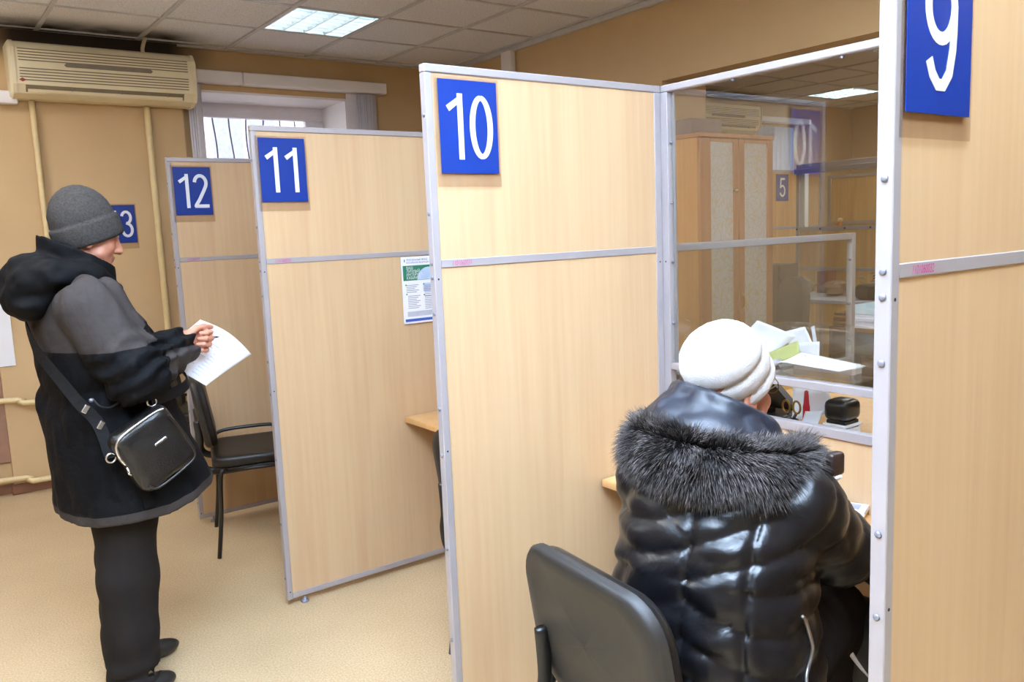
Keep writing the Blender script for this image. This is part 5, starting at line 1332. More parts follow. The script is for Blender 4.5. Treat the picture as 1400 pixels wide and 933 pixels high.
def man_core(P):
    d = loft(P, [(0.78, 0.0, 0.11, 0.16), (0.95, 0.0, 0.11, 0.15), (1.2, -0.01, 0.11, 0.17), (1.34, -0.04, 0.08, 0.14), (1.39, -0.05, 0.06, 0.06)], pw=2.0)
    d = smin(d, cap(P, (-0.04, 0, 1.3), (-0.045, 0, 1.45), 0.07, 0.055), 0.03)
    for s, el, wr in ((-1, (0.02, -0.27, 1.10), (0.24, -0.135, 1.165)), (1, (0.03, 0.27, 1.09), (0.24, 0.125, 1.118))):
        d = smin(d, chain(P, [(-0.05, 0.17 * s, 1.32), el, wr], [0.05, 0.04, 0.026]), 0.03)
        q_ = -0.008 if s < 0 else 0.055
        d = smin(d, chain(P, [(0.01 + q_ * 0.4, 0.085 * s, 0.84), (0.004 + q_, 0.098 * s, 0.42), (-0.006 + q_, 0.105 * s, 0.07)], [0.08, 0.055, 0.038]), 0.04)
        x_ = -0.03 if s < 0 else 0.05
        d = smin(d, cap(P, (x_ - 0.02, 0.108 * s, 0.042), (x_ + 0.08, 0.112 * s, 0.030), 0.026, 0.018), 0.02)
    return d
cv = surface(man_core, (-0.2, -0.36, -0.02), (0.34, 0.36, 1.5), 0.011, 1)
Vb, Fb = merge(hv, rv_, lv_, cv)
ra = np.concatenate([hred(hv[0]), np.zeros(len(rv_[0])), np.zeros(len(lv_[0])), np.zeros(len(cv[0]))])
npmesh('body', Vb, Fb, m_skin_m, man, {'red': ra})
# stubble-grey short hair under the hat edge at the nape, eyebrow
hat_R = rot_frame(R(17))
lathe_hat('knit_hat', [(0.090, -0.050), (0.1005, -0.048), (0.1055, -0.040), (0.1070, -0.010), (0.1065, 0.012), (0.1040, 0.0205), (0.0985, 0.022), (0.0985, 0.03), (0.0970, 0.045), (0.0920, 0.065), (0.083, 0.086), (0.070, 0.105), (0.054, 0.120), (0.036, 0.131), (0.017, 0.138), (0.002, 0.139)],
          (0.015, 0, 1.557), hat_R, 1.0, 0.90, m_hat, man, jitter=0.0012, rib=0.0004)
# jacket
JROWS = [(0.58, 0.097, 0.246, 0.255), (0.70, 0.087, 0.240, 0.255), (0.82, 0.060, 0.220, 0.25), (0.95, 0.032, 0.198, 0.24), (1.02, 0.018, 0.178, 0.222), (1.06, 0.015, 0.172, 0.222), (1.15, 0.008, 0.166, 0.228), (1.25, -0.015, 0.152, 0.225), (1.32, -0.03, 0.128, 0.195), (1.38, -0.045, 0.098, 0.13), (1.42, -0.05, 0.08, 0.09)]
RSH, REL, RWR = (-0.055, -0.195, 1.315), (0.03, -0.268, 1.115), (0.225, -0.148, 1.158)
LSH, LEL, LWR = (-0.055, 0.195, 1.315), (0.04, 0.27, 1.10), (0.23, 0.13, 1.115)
def hem(P): return 0.632 + 0.30 * np.maximum(0, P[:, 0] - 0.10) + 0.008 * np.sin(P[:, 1] * 14)
def jacket(P):
    fold = 0.013 * vn(P * V3(1, 1, 0.5), 12) + 0.007 * (1 - 2 * np.abs(vn(P * V3(1.3, 1, 0.7), 17, 3.1)))
    d = loft(P, JROWS)
    d = d + fold * 0.8 + 0.006 * np.sin(P[:, 2] * 55 + 4 * vn(P, 6)) * np.exp(-((P[:, 2] - 1.05) / 0.09) ** 2)
    for sh, el, wr in ((RSH, REL, RWR), (LSH, LEL, LWR)):
        a = chain(P, [sh, el], [0.098, 0.096], 0.03)
        f_ = cap(P, el, wr, 0.096, 0.066)
        ax_ = V3(*wr) - V3(*el); t_ = ((P - V3(*el)) @ ax_) / float(ax_ @ ax_)
        f_ = smax(f_, (t_ - 1.04) * float(np.linalg.norm(ax_)), 0.012)
        u_ = ((P - V3(*sh)) @ (V3(*el) - V3(*sh))) / float(np.sum((V3(*el) - V3(*sh)) ** 2))
        wr_ = 0.010 * np.sin(26 * u_ + 5 * vn(P, 9)) * np.exp(-((u_ - 0.95) / 0.35) ** 2) + 0.009 * np.sin(17 * t_ + 4 * vn(P, 8, 2.0)) * np.exp(-((t_ - 0.3) / 0.5) ** 2)
        arm = smin(a, f_, 0.03) + fold * 0.7 + wr_
        d = smin(d, arm, 0.025)
    d = smax(d, hem(P) - P[:, 2], 0.008)
    inner = np.maximum(loft(P, JROWS, 0.022), P[:, 2] - 0.80)
    return np.maximum(d, -inner)
V, F = surface(jacket, (-0.26, -0.40, 0.56), (0.40, 0.40, 1.45), 0.0075, 1)
def fore(V_, el, wr):
    ax_ = V3(*wr) - V3(*el); t_ = ((V_ - V3(*el)) @ ax_) / float(ax_ @ ax_); c = V3(*el) + t_[:, None] * ax_; return t_, V_ - c
g = V[:, 2] - 1.192 - 0.012 * np.sin(V[:, 0] * 9)
for el, wr, s in ((REL, RWR, -1), (LEL, LWR, 1)):
    t_, q = fore(V, el, wr); onf = (t_ > 0.22) & (V[:, 0] > 0.055) & (np.linalg.norm(q, axis=1) < 0.125)
    strip = np.minimum((q[:, 2] + 0.052 + 0.02 * t_), (0.026 - 0.055 * (t_ - 0.6) - q[:, 2]))
    g = np.where(onf, np.minimum(strip, (q[:, 1] * s + 0.03)), g)
hb_ = hem(V) + 0.034 - V[:, 2]
g = np.maximum(g, hb_)
npmesh('jacket', V, F, m_jk, man, {'grey': g})
# stand-up collar and folded hood
def hood(P):
    sl_ = 1.434 + (0.07 - P[:, 0]) * 0.52 - P[:, 2]
    c = np.sqrt(((P[:, 0] + 0.022) / 0.108) ** 2 + (P[:, 1] / 0.098) ** 2); c = (c - 1) * 0.098
    inn = np.sqrt(((P[:, 0] + 0.018) / 0.094) ** 2 + (P[:, 1] / 0.084) ** 2); inn = (inn - 1) * 0.084
    col = np.maximum(np.maximum(c, -inn), np.maximum(-sl_, 1.28 - P[:, 2]))
    h_ = ell(P, (-0.150, 0, 1.395), (0.088, 0.145, 0.086), 0.35)
    h_ = smin(h_, ell(P, (-0.180, 0, 1.335), (0.062, 0.115, 0.055)), 0.03)
    h_ = smin(h_, chain(P, [(-0.13, 0.12, 1.42), (-0.02, 0.115, 1.405), (0.065, 0.07, 1.355)], [0.045, 0.035, 0.022]), 0.02)
    h_ = smin(h_, chain(P, [(-0.13, -0.12, 1.42), (-0.02, -0.115, 1.405), (0.065, -0.07, 1.355)], [0.045, 0.035, 0.022]), 0.02)
    h_ = h_ + 0.010 * vn(P * V3(1, 1, 1.6), 17, 1.0) + 0.004 * vn(P, 40)
    h_ = np.maximum(h_, -(inn + 0.004) * 1.0)
    d = smin(col + 0.003 * vn(P, 30), h_, 0.02)
    lap = cap(P, (0.070, -0.03, 1.372), (0.098, -0.035, 1.335), 0.012, 0.008)
    d = smin(d, lap, 0.015); lap2 = cap(P, (0.070, 0.03, 1.372), (0.098, 0.035, 1.335), 0.012, 0.008)
    return smin(d, lap2, 0.015)
V, F = surface(hood, (-0.29, -0.22, 1.22), (0.15, 0.22, 1.54), 0.0055, 1)
npmesh('hood', V, F, m_hood, man)
MB().tube(bez([(-0.115, -0.125, 1.437), (-0.09, -0.133, 1.444), (-0.06, -0.13, 1.438), (-0.045, -0.122, 1.428)], 4), 0.006, 6).build('hood_toggle', m_blk, man, local=True)
# trousers
def trousers(P):
    d = None
    for s, df in ((-1, -0.008), (1, 0.055)):
        c = chain(P, [(0.022 + df * 0.4, 0.082 * s, 0.80), (0.02 + df, 0.088 * s, 0.62), (0.004 + df, 0.098 * s, 0.42), (-0.004 + df, 0.102 * s, 0.22), (-0.006 + df, 0.105 * s, 0.045)], [0.105, 0.098, 0.090, 0.086, 0.084], 0.03)
        d = c if d is None else smin(d, c, 0.012)
    d = smin(d, loft(P, [(0.70, 0.02, 0.115, 0.18), (0.95, 0.01, 0.11, 0.165)], pw=2.0), 0.04)
    d = d + 0.007 * vn(P * V3(1, 1, 0.35), 15, 5.0) + 0.006 * np.sin(P[:, 2] * 60 + 5 * vn(P, 7)) * np.exp(-((P[:, 2] - 0.10) / 0.08) ** 2)
    d = smax(d, 0.022 - P[:, 2], 0.006)
    inn = chain(P, [(-0.004, -0.105, 0.0), (-0.004, -0.105, 0.10)], [0.078, 0.07]); inn2 = chain(P, [(0.05, 0.105, 0.0), (0.05, 0.105, 0.10)], [0.078, 0.07])
    return np.maximum(np.maximum(d, -inn), -inn2)
V, F = surface(trousers, (-0.16, -0.26, 0.0), (0.20, 0.26, 0.97), 0.008, 1)
npmesh('trousers', V, F, m_trou, man)
for s, x0, k_ in ((-1, -0.022, 0.8), (1, 0.05, 1.0)):
    def shoe(P, s=s, x0=x0, k_=k_):
        y = 0.108 * s
        d = ell(P, (x0 - 0.03 * k_, y, 0.04), (0.062 * k_, 0.038, 0.05))
        d = smin(d, ell(P, (x0 + 0.065 * k_, y + 0.006 * s, 0.028), (0.105 * k_, 0.040, 0.036)), 0.03)
        d = smin(d, cap(P, (x0 - 0.02, y, 0.06), (x0 - 0.02, y, 0.12), 0.042, 0.042), 0.03)
        return smax(d, 0.003 - P[:, 2], 0.006)
    V, F = surface(shoe, (-0.19, 0.108 * s - 0.07, -0.01), (0.23, 0.108 * s + 0.07, 0.18), 0.006, 1)
    sh = npmesh('shoe', V, F, m_shoe, man)
# drawcord at the waist, pocket zip
MB().tube(bez([(-0.09, -0.228, 1.045), (-0.075, -0.240, 1.02), (-0.045, -0.245, 1.012), (-0.015, -0.246, 1.03), (-0.005, -0.240, 1.048)], 5), 0.0028, 6).build('drawcord', m_blk, man, local=True)
MB().lathe((-0.095, -0.232, 1.04), [(0.002, -0.006), (0.006, -0.004), (0.006, 0.004), (0.002, 0.006)], 8).build('cord_end', m_bolt, man, local=True)
MB().lathe((-0.004, -0.238, 1.047), [(0.002, -0.006), (0.006, -0.004), (0.006, 0.004), (0.002, 0.006)], 8).build('cord_end', m_bolt, man, local=True)
ribbon('pocket_flap', [(0.005, -0.262, 0.83), (0.02, -0.264, 0.75), (0.03, -0.262, 0.68)], 0.03, 0.006, m_hood, man, up=(0, -1, 0))
# his paper and pen, shoulder bag
def mw_(F_, L_, Z_): return Matrix.Translation(MAN) @ Matrix.Rotation(MA, 4, 'Z') @ Vector((F_, L_, Z_))
pp = thing('paper_form', 'white paper form held up by the standing man', 'paper', (-0.35, 1.0, 1.12))
A_, B_, C_, D_ = Vector((-0.325, 1.035, 1.232)), Vector((-0.155, 1.045, 1.090)), Vector((-0.355, 0.93, 1.018)), Vector((-0.490, 0.985, 1.125))
nP = (B_ - A_).cross(D_ - A_).normalized()
def pfn(u, v):
    p = (A_ * (1 - u) + B_ * u) * (1 - v) + (D_ * (1 - u) + C_ * u) * v
    off = 0.022 * math.sin(math.pi * u) * (1 - v) + 0.010 * math.sin(math.pi * v)
    return p + nP * off + Vector((0.02 * math.sin(math.pi * u) * (1 - v), 0, 0.016 * math.sin(math.pi * u) * (1 - v)))
MB().sheet(pfn, 14, 14, 0.0008).build('sheet', m_paper, pp)
side = 1 if nP.y < 0 else -1
m_blueprint = mat('form_print', (216, 220, 236), 0.8, var=0.1, scale=60)
ln = MB()
rng = random.Random(9)
for k in range(13):
    v0 = 0.10 + 0.066 * k
    for u0, u1 in ((0.12, 0.12 + rng.uniform(0.3, 0.5)), (0.62, 0.62 + rng.uniform(0.1, 0.28))):
        ln.sheet(lambda u, v: Vector(pfn(u0 + (u1 - u0) * u, v0 + 0.016 * v)) + nP * 0.0011 * side, 6, 1, 0.0003)
ln.build('printed_lines', m_blueprint, pp)
pn = thing('pen', 'thin metal pen in the standing man\'s hand', 'pen', mw_(0.33, -0.11, 1.17))
MB().cyl(mw_(0.300, -0.100, 1.172), mw_(0.352, -0.135, 1.172), 0.0038, n=8).build('barrel', m_bolt, pn)
MB().cyl(mw_(0.352, -0.135, 1.172), mw_(0.362, -0.141, 1.172), 0.0035, 0.0008, n=8).build('tip', m_blk, pn)

m_leather = mat('black_leather', (19, 17, 17), 0.36, var=0.2, scale=30, bump=0.25, bscale=220)
m_strap = mat('strap_webbing', (14, 13, 14), 0.75, spec=0.15, var=0.2, scale=60)
m_chrome = mat('bag_chrome', (200, 198, 196), 0.25, 0.9)
bag = thing('shoulder_bag', 'black leather shoulder bag hanging at the standing man\'s hip', 'bag', mw_(0.045, -0.295, 0.875))
bag.rotation_euler = (0, 0, MA)
BR = Matrix.Rotation(R(-28), 4, 'Y')      # its long side slants down towards his back
BM = BR
def bagfn(P):
    Rb = np.array(BR.to_3x3()).astype(np.float32); q = P @ Rb
    r = 0.03
    ax_ = np.abs(q) - V3(0.098 - r, 0.034 - 0.026, 0.108 - r) 
    ax_[:, 1] = np.abs(q[:, 1]) - 0.012
    o_ = np.linalg.norm(np.maximum(ax_ * V3(1, 1, 1), 0), axis=1) + np.minimum(np.max(ax_, axis=1), 0)
    return o_ - r + 0.003 * vn(P, 22) 
V, F = surface(bagfn, (-0.19, -0.06, -0.19), (0.19, 0.06, 0.19), 0.006, 1)
npmesh('bag_body', V, F, m_leather, bag)
def bq(x, y, z): return BM @ Vector((x, y, z))
zp = [bq(x, -0.038, z) for x, z in ((-0.097, 0.02), (-0.098, 0.05), (-0.088, 0.082), (-0.06, 0.098), (0.0, 0.101), (0.06, 0.099), (0.085, 0.092))]
MB().tube(bez(zp, 5), 0.0042, 6).build('zip', m_chrome, bag, local=True)
pf = [bq(x, -0.0455, z) for x, z in ((-0.082, -0.075), (-0.06, -0.10), (0.05, -0.10), (0.082, -0.085), (0.09, -0.04), (0.088, 0.03), (0.082, 0.07))]
MB().tube(bez(pf, 5), 0.004, 6).build('seam_piping', m_leather, bag, local=True)
MB().box(0.0, 0.042, -0.050, -0.042, 0.012, 0.021, 0.002, M=BM).build('metal_badge', m_chrome, bag, local=True)
MB().tube([bq(-0.098, -0.04, 0.012), bq(-0.105, -0.045, -0.006), bq(-0.102, -0.045, -0.014)], 0.004, 6).build('zip_pull', m_chrome, bag, local=True)
def ringpts(c, r): return [Vector(c) + Vector((r * math.cos(a), 0, r * math.sin(a))) for a in np.linspace(0, 2 * math.pi, 13)[:-1]]
eL, eR = bq(-0.112, -0.01, 0.055), bq(0.075, -0.01, 0.122)
for e in (eL, eR): MB().tube(ringpts(e, 0.014), 0.003, 6, closed=True).build('ring', m_chrome, bag, local=True)
bo = Vector((0.045, -0.295, 0.875))
stp = [eL + bo, Vector((-0.092, -0.265, 0.97)), Vector((-0.125, -0.235, 1.03)), Vector((-0.152, -0.165, 1.10)), Vector((-0.180, -0.03, 1.205)), Vector((-0.155, 0.10, 1.335))]
stp2 = [Vector((-0.02, 0.165, 1.425)), Vector((0.085, 0.14, 1.36)), Vector((0.175, 0.02, 1.22)), Vector((0.215, -0.11, 1.10)), Vector((0.205, -0.215, 1.04)), eR + bo]
whole = bez(stp + stp2, 6); cen = Vector((0.0, 0.0, 0))
ribbon('strap', [p - bo for p in whole], 0.034, 0.004, m_strap, bag, ups=[(p.x - 0.02, p.y * 1.2, 0.6 if p.z > 1.3 else 0.0) for p in whole])
for p in (Vector((-0.088, -0.272, 0.968)), Vector((-0.118, -0.250, 1.02))):
    MB().box(-0.008, 0.008, -0.004, 0.004, -0.013, 0.013, 0.002, M=Matrix.Translation(p - bo) @ Matrix.Rotation(R(35), 4, 'Y')).build('strap_buckle', m_chrome, bag, local=True)
# ================================================================== the seated woman
m_skin_w = skin_mat('older_skin', (178, 118, 94), 'red')
m_puff, nt, b = new_mat('black_quilted_nylon')
tc = N(nt, 'ShaderNodeTexCoord'); nz = N(nt, 'ShaderNodeTexNoise'); nz.inputs['Scale'].default_value = 16; nz.inputs['Detail'].default_value = 6; nz.inputs['Distortion'].default_value = 0.6
nt.links.new(tc.outputs['Object'], nz.inputs['Vector']); bp = N(nt, 'ShaderNodeBump'); bp.inputs['Strength'].default_value = 0.32; bp.inputs['Distance'].default_value = 0.010
nt.links.new(nz.outputs['Fac'], bp.inputs['Height']); nt.links.new(bp.outputs[0], b.inputs['Normal'])
b.inputs['Base Color'].default_value = lin((13, 13, 16)) + (1,); b.inputs['Roughness'].default_value = 0.31; b.inputs['Specular IOR Level'].default_value = 0.36
m_lining = mat('navy_satin_lining', (24, 27, 38), 0.42, var=0.2, scale=10, bump=0.5, bscale=22, spec=0.4)
m_wool = mat('white_angora_knit', (222, 219, 216), 0.95, var=0.04, scale=90, bump=0.6, bscale=260, sheen=0.4)
m_zip = mat('zip_metal', (150, 146, 142), 0.3, 0.8)
WO = Vector((0.17, -0.79, 0.0)); WA = R(15)
wom = thing('person', 'seated woman in white knit hat and black jacket with fur hood, seen from behind', 'person', WO)
wom.rotation_euler = (0, 0, WA)
WMI = (Matrix.Translation(WO) @ Matrix.Rotation(WA, 4, 'Z')).inverted()
def wl(x, y, z): return WMI @ Vector((x, y, z))       # room coordinates to her own
WH = wl(0.330, -0.695, 1.112)
wf_, wred, wloc_, WR = head_fn(tuple(WH), R(-4), R(-20), True, 0.98)
def wom_head(P):
    d = wf_(P)
    return smin(d, cap(P, (WH.x - 0.035, WH.y, WH.z - 0.06), (WH.x - 0.08, WH.y - 0.01, WH.z - 0.20), 0.050, 0.058), 0.03)
hv = surface(wom_head, (WH.x - 0.16, WH.y - 0.13, WH.z - 0.21), (WH.x + 0.16, WH.y + 0.13, WH.z + 0.14), 0.0034, 1)
RW = wl(0.56, -0.80, 0.765); LW = wl(0.60, -0.58, 0.735)
wdir = (WMI.to_3x3() @ Vector((0.7, 0.7, -0.1)))
rhp = hand_prims(RW, wdir, (0.0, 0.25, 1), [(50, 50, 30), (56, 54, 32), (62, 56, 34), (68, 58, 34)], 0.92, 1, 0.4, 0.4)
lhp = hand_prims(LW, (WMI.to_3x3() @ Vector((0.8, -0.45, -0.12))), (0.15, -0.9, 0.25), [(14, 18, 12), (14, 20, 12), (16, 22, 14), (18, 24, 14)], 0.92, -1, 0.8, 0.1)
RE = wl(0.405, -0.925, 0.790); LE = wl(0.36, -0.56, 0.775)
rhv = surface(hand_fn(rhp, (tuple(RW - Vector(wdir) * 0.06), tuple(RW), 0.026, 0.023)), tuple(RW - Vector((0.13, 0.13, 0.10))), tuple(RW + Vector((0.16, 0.16, 0.11))), 0.003, 1)
lhv = surface(hand_fn(lhp, (tuple(LW - Vector((0.05, 0, 0))), tuple(LW), 0.026, 0.023)), tuple(LW - Vector((0.10, 0.14, 0.08))), tuple(LW + Vector((0.20, 0.14, 0.09))), 0.003, 1)
def wom_core(P):
    d = loft(P, [(0.46, -0.02, 0.12, 0.17), (0.6, -0.02, 0.12, 0.16), (0.85, 0.0, 0.11, 0.15), (0.95, 0.03, 0.08, 0.13), (1.0, 0.05, 0.06, 0.07)], pw=2.0)
    d = smin(d, cap(P, (0.06, 0.0, 0.93), (WH.x - 0.06, WH.y - 0.005, WH.z - 0.09), 0.07, 0.052), 0.03)
    for s, e, w in ((-1, RE, RW), (1, LE, LW)):
        d = smin(d, chain(P, [(0.03, 0.16 * s, 0.93), tuple(e), tuple(w)], [0.05, 0.038, 0.024]), 0.03)
        d = smin(d, chain(P, [(0.0, 0.09 * s, 0.54), (0.40, 0.10 * s, 0.52), (0.42, 0.10 * s, 0.08)], [0.09, 0.06, 0.045]), 0.03)
        d = smin(d, cap(P, (0.41, 0.10 * s, 0.045), (0.54, 0.11 * s, 0.035), 0.035, 0.026), 0.02)
    return d
cv = surface(wom_core, (-0.2, -0.40, -0.02), (0.62, 0.42, 1.12), 0.012, 1)
Vb, Fb = merge(hv, rhv, lhv, cv)
npmesh('body', Vb, Fb, m_skin_w, wom, {'red': np.concatenate([wred(hv[0])] + [np.zeros(len(q[0])) for q in (rhv, lhv, cv)])})
# hat: dome and two rolled bands
whR = rot_frame(R(38), R(-26), R(10))
lathe_hat('knit_hat', [(0.083, -0.044), (0.091, -0.042), (0.0970, -0.037), (0.0995, -0.031), (0.0995, -0.025), (0.0975, -0.017), (0.0905, -0.012), (0.0975, -0.006), (0.1005, 0.004), (0.1005, 0.018), (0.0975, 0.030), (0.0885, 0.035), (0.0950, 0.041), (0.0965, 0.050), (0.0935, 0.064), (0.086, 0.081), (0.074, 0.095), (0.058, 0.106), (0.040, 0.113), (0.020, 0.117), (0.002, 0.118)],
          (WH.x + 0.006, WH.y - 0.002, WH.z + 0.045), whR, 0.99, 0.97, m_wool, wom, n=64, jitter=0.0011, seed=5)
# glasses and earring
m_gl = mat('glasses_wire', (120, 96, 70), 0.3, 0.8)
def hd(x, y, z): return Vector(WH) + Vector(WR @ np.array([x, y, z]))
m_lensw = glass_mat('lens_glass', (0.97, 0.97, 0.96), 0.03)
gls = MB()
for s in (-1, 1):
    gls.tube([hd(0.106, 0.034 * s + 0.024 * math.cos(a), 0.0 + 0.020 * math.sin(a)) for a in np.linspace(0, 2 * math.pi, 21)[:-1]], 0.0014, 6, closed=True)
    gls.tube([hd(0.104, 0.060 * s, 0.006), hd(0.05, 0.078 * s, 0.004), hd(-0.004, 0.081 * s, 0.004)], 0.0014, 6)
gls.tube([hd(0.106, -0.010, 0.004), hd(0.110, 0, 0.007), hd(0.106, 0.010, 0.004)], 0.0014, 6)
go = gls.build('glasses', m_gl, wom, local=True)
for s in (-1, 1):
    MB().sheet(lambda u, v, s=s: hd(0.106 + 0.002 * math.sin(u * 3.1), 0.034 * s + 0.023 * math.cos(2 * math.pi * v) * u, 0.019 * math.sin(2 * math.pi * v) * u), 3, 16).build('lens', m_lensw, go, local=True)
MB().tube([hd(-0.002, -0.083, -0.043) + Vector((0, 0, -0.010 + 0.010 * math.sin(a))) + Vector((0.009 * math.cos(a), 0, 0)) for a in np.linspace(0, 2 * math.pi, 15)[:-1]], 0.0013, 6, closed=True).build('earring', mat('earring_gold', (214, 170, 120), 0.25, 0.9), wom, local=True)
# quilted jacket
WROWS = [(0.475, 0.00, 0.205, 0.240), (0.58, -0.005, 0.190, 0.222), (0.70, -0.01, 0.178, 0.208), (0.80, 0.0, 0.172, 0.204), (0.88, 0.015, 0.160, 0.196), (0.94, 0.03, 0.140, 0.176), (1.00, 0.05, 0.108, 0.135), (1.03, 0.06, 0.09, 0.10)]
RS, LS = (0.045, -0.155, 0.925), (0.045, 0.155, 0.925)
def puff(ph, T, A): return A * (np.sqrt(np.abs(np.sin(np.pi * ph / T)) + 0.02) - 0.55)
def wjacket(P):
    L_ = P[:, 1] + 0.015; z = P[:, 2]
    lo_ = z + 0.42 * np.abs(np.abs(L_) - 0.0) * (z < 0.80)            # chevrons low on the back
    ph = np.where(z < 0.80, lo_, (z + 0.05 * np.sin(L_ * 9)) * 1.25)
    q = puff(ph + 0.014 * vn(P, 7), 0.078, 0.013)
    seam = 0.008 * (np.exp(-(L_ / 0.007) ** 2) * (z < 0.93) + np.exp(-((L_ + 0.115) / 0.006) ** 2) * (z < 0.93))
    wr = 0.004 * vn(P * V3(1, 1.4, 1), 20) + 0.003 * (1 - 2 * np.abs(vn(P * V3(1, 0.8, 1.6), 18, 4.0)))
    d = loft(P, WROWS) - q + seam + wr
    for sh, el, wr2 in ((RS, tuple(RE), tuple(RW)), (LS, tuple(LE), tuple(LW))):
        a = cap(P, sh, el, 0.088, 0.074); ax1 = V3(*el) - V3(*sh); u_ = ((P - V3(*sh)) @ ax1) / float(np.linalg.norm(ax1))
        a = a - puff(u_ + 0.008 * vn(P, 9), 0.078, 0.014) + wr
        ax2 = V3(*wr2) - V3(*el); ln2 = float(np.linalg.norm(ax2)); t_ = ((P - V3(*el)) @ ax2) / ln2
        f_ = cap(P, el, wr2, 0.074, 0.050) - puff(t_ + 0.03, 0.075, 0.011) + wr
        f_ = smax(f_, t_ - ln2 * 0.97, 0.01)
        d = smin(d, smin(a, f_, 0.03), 0.022)
    return d
V, F = surface(wjacket, (-0.28, -0.42, 0.46), (0.60, 0.42, 1.08), 0.0072, 1)
npmesh('quilted_jacket', V, F, m_puff, wom)
# side pocket zip, laid on the surface of the jacket
from mathutils.bvhtree import BVHTree
bvh = BVHTree.FromPolygons([tuple(map(float, v)) for v in V], [tuple(map(int, f)) for f in F])
zl = []
for p in ((0.168, -0.992, 0.742), (0.187, -1.003, 0.722), (0.198, -1.012, 0.685), (0.199, -1.013, 0.662), (0.186, -1.002, 0.635), (0.172, -0.99, 0.61), (0.165, -0.985, 0.58)):
    co, no, _, _ = bvh.find_nearest(wl(*p)); zl.append(co + no * 0.003)
zl = bez(zl, 6)
MB().tube(zl, 0.0038, 6).build('zip', m_zip, wom, local=True)
MB().tube([zl[-1] + Vector((0, 0, 0.0)), zl[-1] + Vector((0, -0.004, -0.02))], 0.006, 6).build('zip_pull', m_zip, wom, local=True)
# hood lining standing round the neck
NC = wl(0.280, -0.735, 1.052)
def lining(P):
    q = P - V3(*NC)
    tz = q[:, 2] + 0.46 * q[:, 0] - 0.26 * q[:, 1]
    rr = np.sqrt((q[:, 0] / 1.0) ** 2 + (q[:, 1] / 1.12) ** 2)
    R0 = np.interp(tz, [-0.09, -0.03, 0.02, 0.065], [0.175, 0.138, 0.100, 0.078])
    sh = np.abs(rr - R0) - 0.016 + 0.007 * vn(P, 16, 2.0) + 0.006 * (1 - 2 * np.abs(vn(P * V3(1, 1, 0.6), 22, 7.0)))
    return smax(smax(sh, tz - 0.055, 0.012), -0.085 - tz, 0.01)
V, F = surface(lining, (NC.x - 0.26, NC.y - 0.26, NC.z - 0.14), (NC.x + 0.26, NC.y + 0.26, NC.z + 0.13), 0.0058, 1)
npmesh('hood_lining', V, F, m_lining, wom)
# fur hood edge lying on the shoulders: a padded core and thousands of real strands
m_fur, nt, b = new_mat('grey_fox_fur')
at = N(nt, 'ShaderNodeAttribute'); at.attribute_name = 'tip'; ar = N(nt, 'ShaderNodeAttribute'); ar.attribute_name = 'shade'
rp = N(nt, 'ShaderNodeValToRGB'); e = rp.color_ramp.elements
e[0].position = 0.0; e[0].color = lin((24, 20, 20)) + (1,); e[1].position = 1.0; e[1].color = lin((44, 40, 40)) + (1,)
k_ = rp.color_ramp.elements.new(0.55); k_.color = lin((38, 33, 32)) + (1,); k_ = rp.color_ramp.elements.new(0.8); k_.color = lin((112, 105, 102)) + (1,)
nt.links.new(at.outputs['Fac'], rp.inputs[0])
mx = N(nt, 'ShaderNodeMix', data_type='RGBA', blend_type='MULTIPLY'); mx.inputs[0].default_value = 1.0
cr = N(nt, 'ShaderNodeCombineColor'); 
for i in range(3): nt.links.new(ar.outputs['Fac'], cr.inputs[i])
nt.links.new(rp.outputs[0], mx.inputs[6]); nt.links.new(cr.outputs[0], mx.inputs[7]); nt.links.new(mx.outputs[2], b.inputs['Base Color'])
b.inputs['Roughness'].default_value = 0.55; b.inputs['Specular IOR Level'].default_value = 0.3
fpath = bez([wl(*p) for p in ((0.40, -0.53, 0.97), (0.29, -0.535, 0.98), (0.19, -0.585, 0.996), (0.10, -0.67, 1.016), (0.062, -0.76, 1.026), (0.08, -0.84, 1.018), (0.135, -0.895, 1.005), (0.20, -0.92, 0.993), (0.28, -0.915, 0.985), (0.36, -0.87, 0.975))], 8)
frad = [0.046 + 0.014 * math.sin(math.pi * i / (len(fpath) - 1)) for i in range(len(fpath))]
core = MB(); core.tube(fpath, [r * 0.86 for r in frad], 12, flat=0.72)
nF = 30000; rs = np.random.RandomState(3)
FP = np.array([tuple(p) for p in fpath]); nf = len(FP)
T_ = np.gradient(FP, axis=0); T_ /= np.linalg.norm(T_, axis=1)[:, None]
U_ = np.array([0, 0, 1.0]) - T_ * T_[:, 2:3]; U_ /= np.linalg.norm(U_, axis=1)[:, None]
O_ = np.cross(T_, U_)
# outward side: away from the neck
cen = np.array(tuple(NC)); sg = np.sign(np.sum(O_ * (FP - cen), axis=1)); O_ *= sg[:, None]
ui = rs.rand(nF) * (nf - 1.001); i0 = ui.astype(int); fr_ = (ui - i0)[:, None]
lerp = lambda A: A[i0] * (1 - fr_) + A[i0 + 1] * fr_
c0, t0, u0, o0 = lerp(FP), lerp(T_), lerp(U_), lerp(O_); rr0 = np.interp(ui, np.arange(nf), frad)[:, None]
an = rs.rand(nF, 1) * 2 * np.pi
nrm = u0 * np.sin(an) + o0 * np.cos(an)
root = c0 + (u0 * np.sin(an) + o0 * np.cos(an) * 0.72) * rr0 * 0.82
clump = np.stack([vn(root.astype(np.float32), 26, k * 5.3) for k in range(3)], 1)
out_amt = np.clip(np.cos(an), -1, 1)
flow = nrm * 0.55 + o0 * 0.35 + np.array([0, 0, -1.0]) * (0.55 + 0.35 * (1 - np.abs(np.sin(an)))) * (np.sin(an) < 0.85) + t0 * 0.16 + clump * 0.5 + rs.randn(nF, 3) * 0.09
flow /= np.linalg.norm(flow, axis=1)[:, None]
